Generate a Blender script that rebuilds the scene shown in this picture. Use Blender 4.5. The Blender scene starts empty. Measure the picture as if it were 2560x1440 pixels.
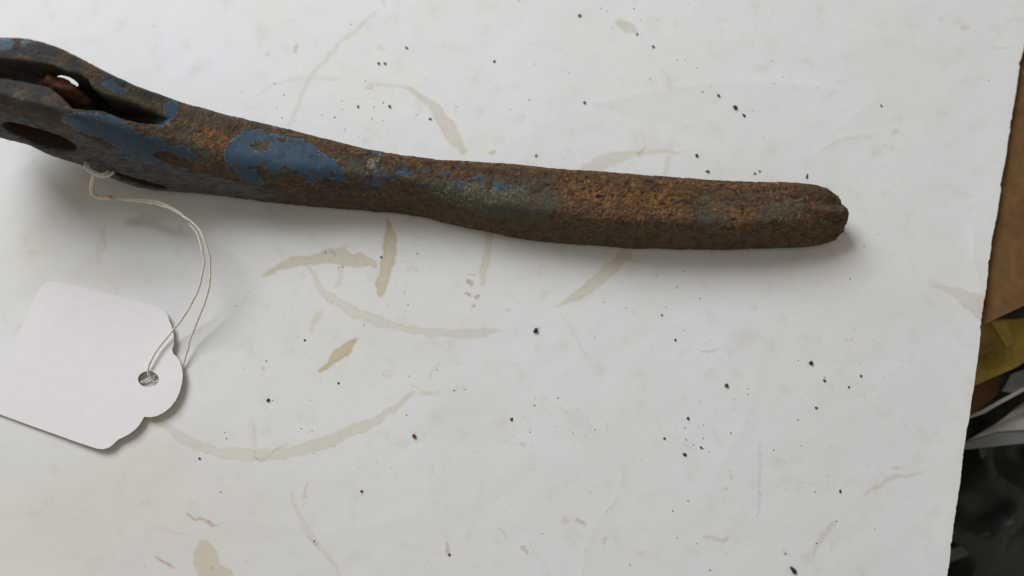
import bpy, bmesh, math, random
import numpy as np
from mathutils import Vector, Euler

# ---------------------------------------------------------------- camera, light, exposure
S = 8e-5                      # metres per photo pixel on the paper (2560 px = 205 mm)
D = 2100.0                    # camera distance in the same pixels
TILT = math.radians(10)
scene = bpy.context.scene
COL = scene.collection

cam_d = bpy.data.cameras.new('camera')
cam = bpy.data.objects.new('camera', cam_d)
COL.objects.link(cam)
CAM = np.array([0.0, -D * math.sin(TILT), D * math.cos(TILT)])
cam.location = tuple(CAM * S)
cam.rotation_euler = (TILT, 0, 0)
cam_d.sensor_width = 36
cam_d.lens = 36 * D / 2560
cam_d.clip_start = 0.005
cam_d.clip_end = 20
cam_d.dof.use_dof = True
cam_d.dof.focus_distance = (D - 60) * S
cam_d.dof.aperture_fstop = 7.0
cam_d.dof.aperture_fstop = cam_d.lens / 1000 / (54 * S)      # aperture about 54 px (4.3 mm) across
scene.camera = cam

world = bpy.data.worlds.new('World')
scene.world = world
world.use_nodes = True
bg = world.node_tree.nodes['Background']
bg.inputs['Color'].default_value = (1.0, 0.92, 0.80, 1)
bg.inputs['Strength'].default_value = 0.26


def area(name, loc, size, energy, color, aim=(0, 0, 0), spread=180):
    l = bpy.data.lights.new(name, 'AREA')
    l.shape = 'RECTANGLE'
    l.size, l.size_y = size
    l.energy = energy
    l.color = color
    o = bpy.data.objects.new(name, l)
    COL.objects.link(o)
    o.location = loc
    l.spread = math.radians(spread)
    o.rotation_euler = (Vector(aim) - Vector(loc)).to_track_quat('-Z', 'Y').to_euler()
    return o


area('window_light', (-0.335, 0.46, 0.435), (0.36, 0.33), 5.2, (0.90, 0.94, 1.0))

scene.view_settings.view_transform = 'Standard'
scene.view_settings.look = 'None'
scene.view_settings.exposure = 0
scene.view_settings.gamma = 1

# ---------------------------------------------------------------- helpers
ct, st = math.cos(TILT), math.sin(TILT)


def unproj(u, v, z):
    """photo pixel -> world (pixel units) on the plane z"""
    u, v, z = np.broadcast_arrays(np.asarray(u, float), np.asarray(v, float), np.asarray(z, float))
    dx, dy = (u - 1280) / D, (720 - v) / D
    wy = dy * ct + st
    wz = dy * st - ct
    t = (z - CAM[2]) / wz
    return dx * t, CAM[1] + wy * t, z


def proj(X, Y, Z):
    x, y, z = X - CAM[0], Y - CAM[1], Z - CAM[2]
    cy = y * ct + z * st
    cz = -y * st + z * ct
    return 1280 + D * x / -cz, 720 - D * cy / -cz


def W(u, v, z):
    a = unproj(u, v, z)
    return Vector((float(a[0]), float(a[1]), float(a[2]))) * S


def hash3(ix, iy, iz, seed):
    h = (ix.astype(np.int64) * 374761393 + iy.astype(np.int64) * 668265263 + iz.astype(np.int64) * 2147483647 + seed * 1274126177) & 0xFFFFFFFF
    h = ((h ^ (h >> 13)) * 1274126177) & 0xFFFFFFFF
    h = h ^ (h >> 16)
    return (h & 0xFFFF).astype(np.float32) / 65535.0


def vnoise(x, y, z, seed=0):
    """value noise in -1..1"""
    fx, fy, fz = np.floor(x), np.floor(y), np.floor(z)
    ix, iy, iz = fx.astype(np.int64), fy.astype(np.int64), fz.astype(np.int64)
    tx, ty, tz = x - fx, y - fy, z - fz
    tx, ty, tz = [t * t * (3 - 2 * t) for t in (tx, ty, tz)]
    r = 0
    for a in (0, 1):
        for b in (0, 1):
            for c in (0, 1):
                w = (tx if a else 1 - tx) * (ty if b else 1 - ty) * (tz if c else 1 - tz)
                r = r + w * hash3(ix + a, iy + b, iz + c, seed)
    return r * 2 - 1


def vnoise2(x, y, seed=0):
    fx, fy = np.floor(x), np.floor(y)
    ix, iy = fx.astype(np.int64), fy.astype(np.int64)
    tx, ty = x - fx, y - fy
    tx, ty = tx * tx * (3 - 2 * tx), ty * ty * (3 - 2 * ty)
    z = np.zeros_like(ix)
    r = 0
    for a in (0, 1):
        for b in (0, 1):
            w = (tx if a else 1 - tx) * (ty if b else 1 - ty)
            r = r + w * hash3(ix + a, iy + b, z, seed)
    return r * 2 - 1


def seg_field(u, v, pts, widths, closed=False):
    """signed distance (negative inside) to a stroke of changing width"""
    best = np.full(u.shape, 1e6, np.float32)
    for i in range(len(pts) - 1):
        (x0, y0), (x1, y1) = pts[i], pts[i + 1]
        w0, w1 = widths[i] / 2, widths[i + 1] / 2
        dx, dy = x1 - x0, y1 - y0
        t = np.clip(((u - x0) * dx + (v - y0) * dy) / (dx * dx + dy * dy + 1e-9), 0, 1)
        d = np.hypot(u - x0 - t * dx, v - y0 - t * dy) - (w0 + t * (w1 - w0))
        best = np.minimum(best, d)
    return best


def poly_sd(u, v, pts):
    """signed distance to a polygon, negative inside"""
    best = np.full(u.shape, 1e6, np.float32)
    inside = np.zeros(u.shape, bool)
    n = len(pts)
    for i in range(n):
        (x0, y0), (x1, y1) = pts[i], pts[(i + 1) % n]
        dx, dy = x1 - x0, y1 - y0
        t = np.clip(((u - x0) * dx + (v - y0) * dy) / (dx * dx + dy * dy + 1e-9), 0, 1)
        best = np.minimum(best, np.hypot(u - x0 - t * dx, v - y0 - t * dy))
        c = ((y0 > v) != (y1 > v))
        if dy != 0:
            c &= u < (v - y0) * dx / dy + x0
        inside ^= c
    return np.where(inside, -best, best)


def smooth_pts(pts, n=8):
    """Catmull-Rom through points of any dimension"""
    P = np.array(pts, float)
    P = np.vstack([2 * P[0] - P[1], P, 2 * P[-1] - P[-2]])
    out = []
    for i in range(1, len(P) - 2):
        for k in range(n):
            t = k / n
            out.append(0.5 * (2 * P[i] + (P[i + 1] - P[i - 1]) * t + (2 * P[i - 1] - 5 * P[i] + 4 * P[i + 1] - P[i + 2]) * t * t
                              + (3 * P[i] - P[i - 1] - 3 * P[i + 1] + P[i + 2]) * t ** 3))
    out.append(P[-2])
    return np.array(out)


def mesh_np(name, verts, faces, smooth=True):
    me = bpy.data.meshes.new(name)
    faces = np.asarray(faces, np.int32)
    nf, k = faces.shape
    me.vertices.add(len(verts))
    me.vertices.foreach_set('co', np.asarray(verts, np.float32).ravel())
    me.loops.add(nf * k)
    me.loops.foreach_set('vertex_index', faces.ravel())
    me.polygons.add(nf)
    me.polygons.foreach_set('loop_start', np.arange(0, nf * k, k, dtype=np.int32))
    me.polygons.foreach_set('use_smooth', np.full(nf, smooth))
    me.update(calc_edges=True)
    return me


def link(name, me, mat=None, parent=None):
    o = bpy.data.objects.new(name, me)
    COL.objects.link(o)
    if mat is not None and not me.materials:
        me.materials.append(mat)
    if parent is not None:
        o.parent = parent
    return o


def tag(o, label=None, cat=None, group=None, kind=None):
    if label: o['label'] = label
    if cat: o['category'] = cat
    if group: o['group'] = group
    if kind: o['kind'] = kind
    return o


def empty(name, loc):
    o = bpy.data.objects.new(name, None)
    o.empty_display_size = 0.005
    COL.objects.link(o)
    o.location = loc
    return o


def put_under(o, parent):
    """parent o while its mesh stays in world coordinates"""
    o.parent = parent
    o.location = -parent.location
    return o


def color_attr(me, name, rgba):
    a = me.color_attributes.new(name, 'FLOAT_COLOR', 'POINT')
    a.data.foreach_set('color', np.asarray(rgba, np.float32).ravel())


class NT:
    """small node-tree builder"""
    def __init__(self, name):
        self.m = bpy.data.materials.new(name)
        self.m.use_nodes = True
        self.t = self.m.node_tree
        self.b = self.t.nodes['Principled BSDF']

    def n(self, kind, **kw):
        nd = self.t.nodes.new(kind)
        for k, v in kw.items():
            setattr(nd, k, v)
        return nd

    def set(self, sock, v):
        if isinstance(v, bpy.types.NodeSocket):
            self.t.links.new(v, sock)
        elif isinstance(v, (tuple, list)):
            sock.default_value = tuple(v) + ((1,) if len(v) == 3 and len(sock.default_value) == 4 else ())
        else:
            sock.default_value = v

    def math(self, op, a, b=0.0, c=None, clamp=False):
        nd = self.n('ShaderNodeMath', operation=op, use_clamp=clamp)
        self.set(nd.inputs[0], a)
        self.set(nd.inputs[1], b)
        if c is not None: self.set(nd.inputs[2], c)
        return nd.outputs[0]

    def mix(self, f, a, b, mode='MIX'):
        nd = self.n('ShaderNodeMix', data_type='RGBA', blend_type=mode)
        self.set(nd.inputs[0], f)
        self.set(nd.inputs[6], a)
        self.set(nd.inputs[7], b)
        return nd.outputs[2]

    def step(self, x, lo, hi):
        nd = self.n('ShaderNodeMapRange', interpolation_type='SMOOTHSTEP')
        self.set(nd.inputs[0], x)
        nd.inputs[1].default_value = lo
        nd.inputs[2].default_value = hi
        return nd.outputs[0]

    def noise(self, vec, scale, detail=4, rough=0.55, dist=0.0):
        nd = self.n('ShaderNodeTexNoise')
        self.set(nd.inputs['Vector'], vec)
        nd.inputs['Scale'].default_value = scale
        nd.inputs['Detail'].default_value = detail
        nd.inputs['Roughness'].default_value = rough
        nd.inputs['Distortion'].default_value = dist
        return nd.outputs[0]

    def ramp(self, f, stops):
        nd = self.n('ShaderNodeValToRGB')
        self.set(nd.inputs[0], f)
        e = nd.color_ramp.elements
        while len(e) < len(stops): e.new(0.5)
        for k, (p, c) in enumerate(stops):
            e[k].position = p
            e[k].color = tuple(c) + (1,)
        return nd.outputs[0]

    def mm(self, stretch=(1, 1, 1), rot=0.0):
        """object coordinates in millimetres"""
        tc = self.n('ShaderNodeTexCoord')
        mp = self.n('ShaderNodeMapping')
        self.set(mp.inputs[0], tc.outputs['Object'])
        mp.inputs['Rotation'].default_value = (0, 0, rot)
        mp.inputs['Scale'].default_value = tuple(1000 * s for s in stretch)
        return mp.outputs[0]

    def attr(self, name):
        nd = self.n('ShaderNodeAttribute', attribute_name=name)
        sp = self.n('ShaderNodeSeparateColor')
        self.set(sp.inputs[0], nd.outputs['Color'])
        return sp.outputs[0], sp.outputs[1], sp.outputs[2], nd.outputs['Alpha']

    def bump(self, height, strength, dist, normal=None):
        nd = self.n('ShaderNodeBump')
        nd.inputs['Strength'].default_value = strength
        nd.inputs['Distance'].default_value = dist
        self.set(nd.inputs['Height'], height)
        if normal is not None: self.set(nd.inputs['Normal'], normal)
        return nd.outputs[0]

    def out(self, color=None, rough=None, normal=None, spec=None):
        if color is not None: self.set(self.b.inputs['Base Color'], color)
        if rough is not None: self.set(self.b.inputs['Roughness'], rough)
        if normal is not None: self.set(self.b.inputs['Normal'], normal)
        if spec is not None: self.set(self.b.inputs['Specular IOR Level'], spec)
        return self.m


# ---------------------------------------------------------------- materials
def mat_paper():
    k = NT('stained_paper')
    v = k.mm()
    tan, brown, grey, pink = k.attr('stain')
    big = k.noise(v, 0.035, 3, 0.5)
    mid = k.noise(v, 0.22, 4, 0.6)
    fine = k.noise(v, 3.5, 3, 0.6)
    base = k.ramp(big, [(0.3, (0.765, 0.752, 0.715)), (0.7, (0.775, 0.778, 0.785))])
    base = k.mix(k.step(mid, 0.52, 0.75), base, (0.715, 0.70, 0.66))
    # faint scuffs and printed-through dust
    sm = k.noise(k.mm((0.35, 1.3, 1), 0.25), 0.9, 5, 0.7)
    sm2 = k.noise(v, 0.09, 2, 0.5)
    base = k.mix(k.math('MULTIPLY', k.math('MULTIPLY', k.step(sm, 0.60, 0.80), k.step(sm2, 0.4, 0.68)), 0.48), base, (0.42, 0.39, 0.34))
    sp = k.noise(v, 2.2, 2, 0.5)
    base = k.mix(k.math('MULTIPLY', k.math('MULTIPLY', k.step(sp, 0.70, 0.80), k.step(sm2, 0.45, 0.7)), 0.75), base, (0.26, 0.23, 0.20))
    base = k.mix(k.math('MULTIPLY', k.step(fine, 0.35, 0.7), 0.06), base, (0.5, 0.5, 0.5))
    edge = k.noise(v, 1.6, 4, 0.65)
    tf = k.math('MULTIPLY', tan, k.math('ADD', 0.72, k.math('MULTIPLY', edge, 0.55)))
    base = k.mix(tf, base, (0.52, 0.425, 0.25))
    base = k.mix(k.math('MULTIPLY', brown, k.step(k.noise(v, 2.6, 4, 0.7), 0.22, 0.60)), base, (0.32, 0.155, 0.035))
    base = k.mix(k.math('MULTIPLY', k.math('MULTIPLY', grey, 0.6), k.step(k.noise(v, 2.2, 4, 0.7), 0.30, 0.70)), base, (0.20, 0.20, 0.20))
    base = k.mix(pink, base, (0.70, 0.42, 0.42))
    nrm = k.bump(k.noise(v, 2.4, 4, 0.6), 0.10, 0.0001)
    nrm = k.bump(k.noise(k.mm((1, 1, 1)), 0.25, 3, 0.5), 0.10, 0.0005, nrm)
    return k.out(base, 0.75, nrm, 0.25)


def mat_lever():
    k = NT('rusty_painted_iron')
    v = k.mm()
    blue, orange, olive, cream = k.attr('paint')
    greyf, green, dark, red = k.attr('paint_extra')
    n1 = k.noise(v, 0.55, 5, 0.6)
    n2 = k.noise(v, 1.5, 5, 0.65)
    n3 = k.noise(k.mm((0.65, 1.25, 1.0), 0.06), 3.6, 4, 0.68)
    rough_n = k.math('ADD', k.math('MULTIPLY', k.math('SUBTRACT', n2, 0.5), 1.0), k.math('MULTIPLY', k.math('SUBTRACT', n3, 0.5), 0.7))
    base = k.ramp(k.math('ADD', n2, k.math('MULTIPLY', k.math('SUBTRACT', n1, 0.5), 0.8)),
                  [(0.28, (0.034, 0.020, 0.012)), (0.45, (0.076, 0.045, 0.024)), (0.60, (0.104, 0.068, 0.037)), (0.76, (0.092, 0.082, 0.056))])
    # olive undercoat
    of = k.step(k.math('ADD', olive, k.math('MULTIPLY', rough_n, 1.15)), 0.36, 0.64)
    oc = k.ramp(n3, [(0.3, (0.058, 0.054, 0.036)), (0.7, (0.112, 0.104, 0.072))])
    base = k.mix(of, base, oc)
    # remains of a dark blue-grey coat
    wear = k.attr('paint_wear')[0]
    wf = k.step(k.math('ADD', wear, k.math('MULTIPLY', rough_n, 0.9)), 0.36, 0.62)
    base = k.mix(k.math('MULTIPLY', wf, 0.9), base, k.ramp(n3, [(0.3, (0.022, 0.024, 0.026)), (0.6, (0.038, 0.043, 0.049)), (0.8, (0.064, 0.071, 0.076))]))
    # fresh orange rust
    rf = k.step(k.math('ADD', orange, k.math('MULTIPLY', rough_n, 1.2)), 0.28, 0.78)
    rc = k.ramp(k.math('ADD', n3, k.math('MULTIPLY', k.math('SUBTRACT', n2, 0.5), 0.6)),
                [(0.30, (0.070, 0.034, 0.017)), (0.44, (0.140, 0.066, 0.025)), (0.58, (0.265, 0.124, 0.037)), (0.78, (0.40, 0.215, 0.070))])
    clump = k.noise(k.mm((0.7, 1.2, 1.0)), 0.55, 5, 0.65)
    rc = k.mix(k.step(clump, 0.50, 0.64), rc, k.ramp(n3, [(0.35, (0.064, 0.040, 0.024)), (0.65, (0.130, 0.084, 0.046))]))
    base = k.mix(rf, base, rc)
    mar = k.noise(k.mm((0.8, 1.1, 1.0)), 1.15, 3, 0.55)
    base = k.mix(k.math('MULTIPLY', k.step(mar, 0.66, 0.72), 0.85), base, k.ramp(n3, [(0.4, (0.030, 0.012, 0.012)), (0.7, (0.085, 0.036, 0.032))]))
    # dark pits
    base = k.mix(k.math('MULTIPLY', k.step(k.noise(v, 2.4, 3, 0.6), 0.62, 0.72), 0.7), base, (0.030, 0.016, 0.012))
    # green traces
    base = k.mix(k.step(k.math('ADD', green, k.math('MULTIPLY', rough_n, 1.2)), 0.40, 0.75), base, (0.040, 0.075, 0.035))
    # worn grey face
    st_ = k.noise(k.mm((0.35, 1.6, 1.2), math.radians(-24)), 1.2, 4, 0.7)
    gf = k.step(k.math('ADD', greyf, k.math('MULTIPLY', k.math('SUBTRACT', st_, 0.55), 1.8)), 0.35, 0.6)
    base = k.mix(gf, base, k.ramp(st_, [(0.3, (0.058, 0.056, 0.055)), (0.6, (0.105, 0.108, 0.12)), (0.8, (0.155, 0.155, 0.158))]))
    # cream flecks of an older coat
    cf = k.step(k.math('ADD', cream, k.math('MULTIPLY', rough_n, 1.7)), 0.54, 0.76)
    base = k.mix(k.math('MULTIPLY', cf, 0.8), base, (0.29, 0.275, 0.20))
    # dull brown inner faces, their recess shade put into the colour
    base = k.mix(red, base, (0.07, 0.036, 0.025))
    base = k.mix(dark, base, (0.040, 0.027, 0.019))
    # blue paint, chipped at the edges
    bf = k.step(k.math('ADD', blue, k.math('MULTIPLY', rough_n, 0.30)), 0.483, 0.525)
    chip = k.step(k.noise(v, 1.3, 5, 0.7), 0.635, 0.665)
    bf = k.math('MULTIPLY', bf, k.math('SUBTRACT', 1.0, chip))
    bc = k.ramp(k.math('ADD', k.math('MULTIPLY', n1, 0.6), k.math('MULTIPLY', n3, 0.4)), [(0.32, (0.019, 0.040, 0.068)), (0.46, (0.030, 0.069, 0.114)), (0.62, (0.044, 0.092, 0.142)), (0.75, (0.075, 0.122, 0.155))])
    rim = k.math('MULTIPLY', bf, k.math('SUBTRACT', 1.0, k.step(k.math('ADD', blue, k.math('MULTIPLY', rough_n, 0.16)), 0.50, 0.62)))
    bc = k.mix(k.math('MULTIPLY', k.math('MULTIPLY', rim, k.step(n3, 0.50, 0.64)), 0.75), bc, (0.30, 0.34, 0.36))
    bc = k.mix(k.math('MULTIPLY', k.step(k.math('ADD', n2, k.math('MULTIPLY', n1, 0.4)), 0.62, 0.86), 0.55), bc, (0.050, 0.046, 0.040))
    col = k.mix(bf, base, bc)
    # relief
    pit = k.math('MULTIPLY', k.step(k.noise(v, 1.9, 4, 0.65), 0.35, 0.75), k.math('SUBTRACT', 1.0, k.math('MULTIPLY', bf, 0.85)))
    h = k.math('ADD', k.math('MULTIPLY', pit, 0.8), k.math('MULTIPLY', n3, k.math('SUBTRACT', 0.75, k.math('MULTIPLY', bf, 0.6))))
    h = k.math('ADD', h, k.math('MULTIPLY', bf, 0.45))
    h = k.math('MULTIPLY', h, k.math('ADD', 0.5, k.math('MULTIPLY', rf, 0.6)))
    nrm = k.bump(h, 0.75, 0.00022)
    ro = k.math('SUBTRACT', 0.82, k.math('MULTIPLY', bf, 0.27))
    return k.out(col, ro, nrm, 0.35)


def mat_simple(name, color, rough, var=0.25, scale=1.0, bump=0.1, spec=0.4, trans=0.0):
    k = NT(name)
    v = k.mm()
    n = k.noise(v, scale, 5, 0.6)
    lo = tuple(c * (1 - var) for c in color)
    hi = tuple(min(1, c * (1 + var)) for c in color)
    nrm = k.bump(n, bump, 0.0004)
    m = k.out(k.ramp(n, [(0.3, lo), (0.7, hi)]), rough, nrm, spec)
    if trans:
        k.b.inputs['Transmission Weight'].default_value = trans
    return m


M = dict(
    paper=mat_paper(), lever=mat_lever(),
    tag=mat_simple('white_card', (0.80, 0.765, 0.762), 0.6, 0.02, 0.5, 0.05, 0.3),
    string=mat_simple('cotton_thread', (0.72, 0.675, 0.57), 0.9, 0.14, 1.6, 0.3, 0.1),
    red=mat_simple('red_ink', (0.62, 0.33, 0.33), 0.8, 0.2, 3.0, 0.1, 0.2),
    grit=mat_simple('black_grit', (0.022, 0.019, 0.022), 0.55, 0.6, 4.0, 0.4, 0.5),
    rustgrit=mat_simple('rust_grit', (0.20, 0.082, 0.022), 0.85, 0.5, 4.0, 0.4, 0.2),
    darkgrit=mat_simple('brown_grit', (0.09, 0.05, 0.028), 0.85, 0.5, 4.0, 0.4, 0.2),
    board=mat_simple('brown_cardboard', (0.155, 0.082, 0.032), 0.8, 0.22, 0.35, 0.15, 0.2),
    tape=mat_simple('yellow_film', (0.31, 0.215, 0.020), 0.35, 0.4, 0.12, 0.25, 0.5),
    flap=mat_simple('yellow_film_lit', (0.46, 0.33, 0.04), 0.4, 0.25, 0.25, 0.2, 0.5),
    film=mat_simple('white_film', (0.40, 0.385, 0.35), 0.35, 0.25, 0.09, 0.3, 0.5),
    greyfilm=mat_simple('grey_film', (0.20, 0.205, 0.21), 0.4, 0.2, 0.12, 0.3, 0.5),
    dullgrey=mat_simple('dull_grey_plastic', (0.085, 0.085, 0.08), 0.5, 0.3, 0.1, 0.2, 0.5),
    black=mat_simple('black_plastic', (0.032, 0.033, 0.031), 0.38, 0.4, 0.05, 0.1, 0.5),
    table=mat_simple('dark_wood', (0.05, 0.032, 0.02), 0.6, 0.35, 0.2, 0.2, 0.3),
    floor=mat_simple('dark_floor', (0.018, 0.018, 0.016), 0.6, 0.4, 0.05, 0.2, 0.3),
)

# ---------------------------------------------------------------- paper
EDGE_V = [-700, 0, 113, 174, 364, 527, 670, 757, 934, 1110, 1247, 1372, 1441, 2000]
EDGE_U = [2660, 2574, 2560, 2548, 2519, 2492, 2469, 2458, 2437, 2411, 2391, 2374, 2366, 2290]


def stains(u, v):
    """tan (stains and a painted warm light cast), brown, grey, pink amounts at photo pixels"""
    wu = u + 5 * vnoise2(u / 22, v / 22, 1) + 2.2 * vnoise2(u / 7, v / 7, 2)
    wv = v + 5 * vnoise2(u / 22, v / 22, 3) + 2.2 * vnoise2(u / 7, v / 7, 4)
    tan = np.zeros(u.shape, np.float32)
    brown = tan.copy(); grey = tan.copy(); pink = tan.copy()

    def put(arr, pts, widths, a, soft=3.0, rim=0.0):
        P = smooth_pts([(x, y, w) for (x, y), w in zip(pts, widths)], 6) if len(pts) > 2 else np.array([(x, y, w) for (x, y), w in zip(pts, widths)], float)
        m = max(widths) + 14
        sel = (u > P[:, 0].min() - m) & (u < P[:, 0].max() + m) & (v > P[:, 1].min() - m) & (v < P[:, 1].max() + m)
        d = seg_field(wu[sel], wv[sel], P[:, :2], np.maximum(P[:, 2], 1))
        f = np.clip(0.5 - d / soft, 0, 1) * a
        if rim:
            f = f * (1 + rim * np.exp(-((d + 3) / 3.0) ** 2))
        arr[sel] = np.maximum(arr[sel], f)

    T = [
        ([(385, 1045), (440, 1085), (500, 1115), (570, 1135), (650, 1140), (740, 1128), (820, 1105), (900, 1070), (970, 1030), (1030, 980)],
         [16, 26, 30, 34, 34, 34, 32, 26, 20, 10], .48),
        ([(772, 665), (815, 735), (870, 772), (950, 805), (1040, 828), (1130, 835), (1200, 833), (1262, 824)], [8, 28, 30, 28, 22, 26, 24, 4], .46),
        ([(655, 690), (700, 665), (760, 652), (830, 640), (880, 648), (932, 660)], [6, 24, 26, 40, 38, 24], .62),
        ([(965, 545), (974, 590), (971, 640), (958, 690), (949, 732)], [6, 34, 40, 32, 20], .78),
        ([(896, 844), (852, 884), (800, 930)], [4, 34, 8], .88),
        ([(1228, 585), (1216, 650), (1205, 712)], [24, 26, 12], .5),
        ([(1562, 635), (1510, 690), (1450, 735), (1388, 770)], [34, 36, 26, 6], .52),
        ([(920, 208), (1000, 217), (1050, 240), (1095, 285), (1130, 335), (1155, 372)], [3, 6, 14, 34, 42, 26], .52),
        ([(942, 30), (870, 90), (810, 150), (765, 215), (735, 280), (718, 316)], [8, 12, 11, 12, 9, 7], .34),
        ([(640, 236), (700, 208), (770, 198), (842, 195)], [6, 8, 8, 6], .24),
        ([(1465, 428), (1530, 398), (1600, 386)], [38, 34, 12], .42),
        ([(1590, 383), (1650, 380), (1718, 382)], [10, 14, 3], .38),
        ([(1676, 398), (1665, 436)], [16, 18], .34),
        ([(1548, 55), (1572, 68), (1588, 80)], [14, 28, 12], .5),
        ([(2335, 712), (2400, 738), (2462, 775)], [4, 34, 66], .44),
        ([(730, 1228), (750, 1290), (780, 1340), (830, 1400), (852, 1445)], [6, 16, 22, 14, 12], .36),
        ([(262, 572), (254, 615), (247, 662)], [10, 24, 12], .3),
        ([(812, 768), (788, 800), (776, 826)], [6, 20, 16], .42),
        ([(628, 1035), (632, 1075), (636, 1120)], [4, 12, 18], .32),
        ([(1100, 905), (1072, 944)], [6, 4], .55), ([(1163, 795), (1150, 822)], [8, 6], .4),
        ([(2160, 1240), (2192, 1216), (2233, 1195), (2308, 1182)], [4, 14, 12, 5], .4),
        ([(2087, 1305), (2058, 1338), (2033, 1388)], [14, 18, 10], .38),
        ([(860, 622), (852, 690), (838, 720)], [16, 14, 12], .36),
        ([(1020, 672), (1038, 674)], [18, 18], .28),
        ([(320, 1100), (322, 1190)], [20, 26], .2), ([(245, 1180), (255, 1208)], [20, 14], .3),
        ([(565, 1315), (600, 1360)], [10, 14], .22),
        ([(1410, 1298), (1416, 1302)], [22, 16], .35), ([(1600, 1383), (1606, 1380)], [20, 18], .25),
        ([(1822, 1183), (1826, 1200)], [8, 10], .4), ([(2046, 376), (2120, 345), (2180, 338)], [3, 7, 3], .3),
        ([(2233, 331), (2238, 331)], [16, 14], .4), ([(2405, 73), (2425, 68)], [10, 8], .5),
        ([(2480, 122), (2530, 120)], [7, 6], .35), ([(1226, 385), (1238, 378)], [12, 14], .6),
        ([(735, 128), (744, 118)], [10, 12], .6), ([(668, 140), (676, 130)], [10, 8], .4),
        ([(1660, 180), (1680, 218)], [12, 10], .22), ([(1305, 1108), (1312, 1114)], [10, 10], .5),
        ([(1310, 1040), (1312, 1046)], [6, 8], .3), ([(2005, 845), (2040, 850)], [30, 30], .1),
    ]
    for p, w, a in T:
        put(tan, p, [q * 0.9 for q in w], a * (0.74 if a < 0.6 else 0.85), 7.0, 0.3)
    # soft blobs: small stains, and broad cream tints painting the light's warm cast
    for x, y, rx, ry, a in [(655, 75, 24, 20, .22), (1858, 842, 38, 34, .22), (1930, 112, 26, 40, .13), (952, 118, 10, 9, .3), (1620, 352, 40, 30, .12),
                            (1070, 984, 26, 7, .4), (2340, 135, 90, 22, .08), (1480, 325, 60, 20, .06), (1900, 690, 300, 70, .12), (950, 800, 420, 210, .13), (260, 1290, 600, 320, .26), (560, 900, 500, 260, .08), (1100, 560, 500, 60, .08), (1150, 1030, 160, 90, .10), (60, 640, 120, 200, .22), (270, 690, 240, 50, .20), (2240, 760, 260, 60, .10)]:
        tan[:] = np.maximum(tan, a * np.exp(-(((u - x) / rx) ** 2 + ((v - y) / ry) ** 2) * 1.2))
    # the two-lobed stain at the bottom
    d = poly_sd(wu, wv, [(482, 1372), (498, 1352), (515, 1347), (535, 1360), (550, 1385), (552, 1408), (568, 1422), (600, 1452), (620, 1500), (510, 1500), (488, 1430)])
    tan[:] = np.maximum(tan, np.clip(0.5 - d / 4, 0, 1) * .55)
    B = [
        ([(465, 1283), (500, 1300), (540, 1315)], [4, 8, 6], .75), ([(390, 1393), (415, 1406), (432, 1416)], [4, 8, 10], .8),
        ([(636, 1130), (645, 1150), (672, 1140), (700, 1118), (722, 1108)], [4, 4, 3, 4, 3], .7),
        ([(766, 1205), (758, 1238), (766, 1244)], [3, 5, 4], .75), ([(530, 1415), (528, 1422)], [8, 6], .6),
        ([(1172, 704), (1180, 708)], [16, 14], .9), ([(1168, 728), (1174, 735)], [12, 10], .8), ([(1188, 745), (1194, 740)], [14, 12], 1.), ([(1166, 684), (1190, 684)], [4, 4], .7),
        ([(1180, 765), (1186, 762)], [7, 7], .8), ([(1445, 1300), (1466, 1312)], [10, 12], .6), ([(1115, 1360), (1122, 1380)], [12, 14], .6),
        ([(1308, 1370), (1312, 1380)], [14, 12], .6), ([(1510, 1346), (1514, 1360)], [8, 6], .5), ([(1340, 386), (1344, 390)], [8, 8], .7),
        ([(2232, 1171), (2246, 1175)], [8, 5], .6), ([(1813, 1220), (1815, 1224)], [5, 5], .8), ([(952, 930), (972, 941)], [3, 4], .7),
        ([(1765, 1345), (1812, 1350)], [10, 14], .35), ([(1595, 385), (1612, 370)], [10, 6], .6), ([(662, 925), (663, 928)], [9, 8], .6),
        ([(452, 562), (450, 578)], [4, 3], .8), ([(916, 214), (928, 216)], [9, 9], .5), ([(1044, 633), (1046, 637)], [4, 4], .7),
        ([(955, 0), (957, 14)], [3, 3], .6), ([(740, 120), (738, 134)], [4, 4], .5), ([(1360, 660), (1345, 690)], [8, 6], .25),
        ([(1745, 1000), (1752, 1004)], [5, 5], .4), ([(1755, 878), (1795, 874)], [7, 5], .5), ([(1270, 770), (1272, 775)], [12, 12], .35),
        ([(1600, 330), (1625, 375), (1650, 350)], [4, 4, 3], .28), ([(1020, 960), (1070, 984)], [3, 4], .3),
        ([(830, 632), (836, 640)], [8, 10], .6), ([(856, 640), (854, 666)], [3, 4], .5), ([(2118, 852), (2130, 850)], [3, 3], .6),
    ]
    for p, w, a in B:
        put(brown, p, [q * 0.8 for q in w], a * 0.7, 3.5)
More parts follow.
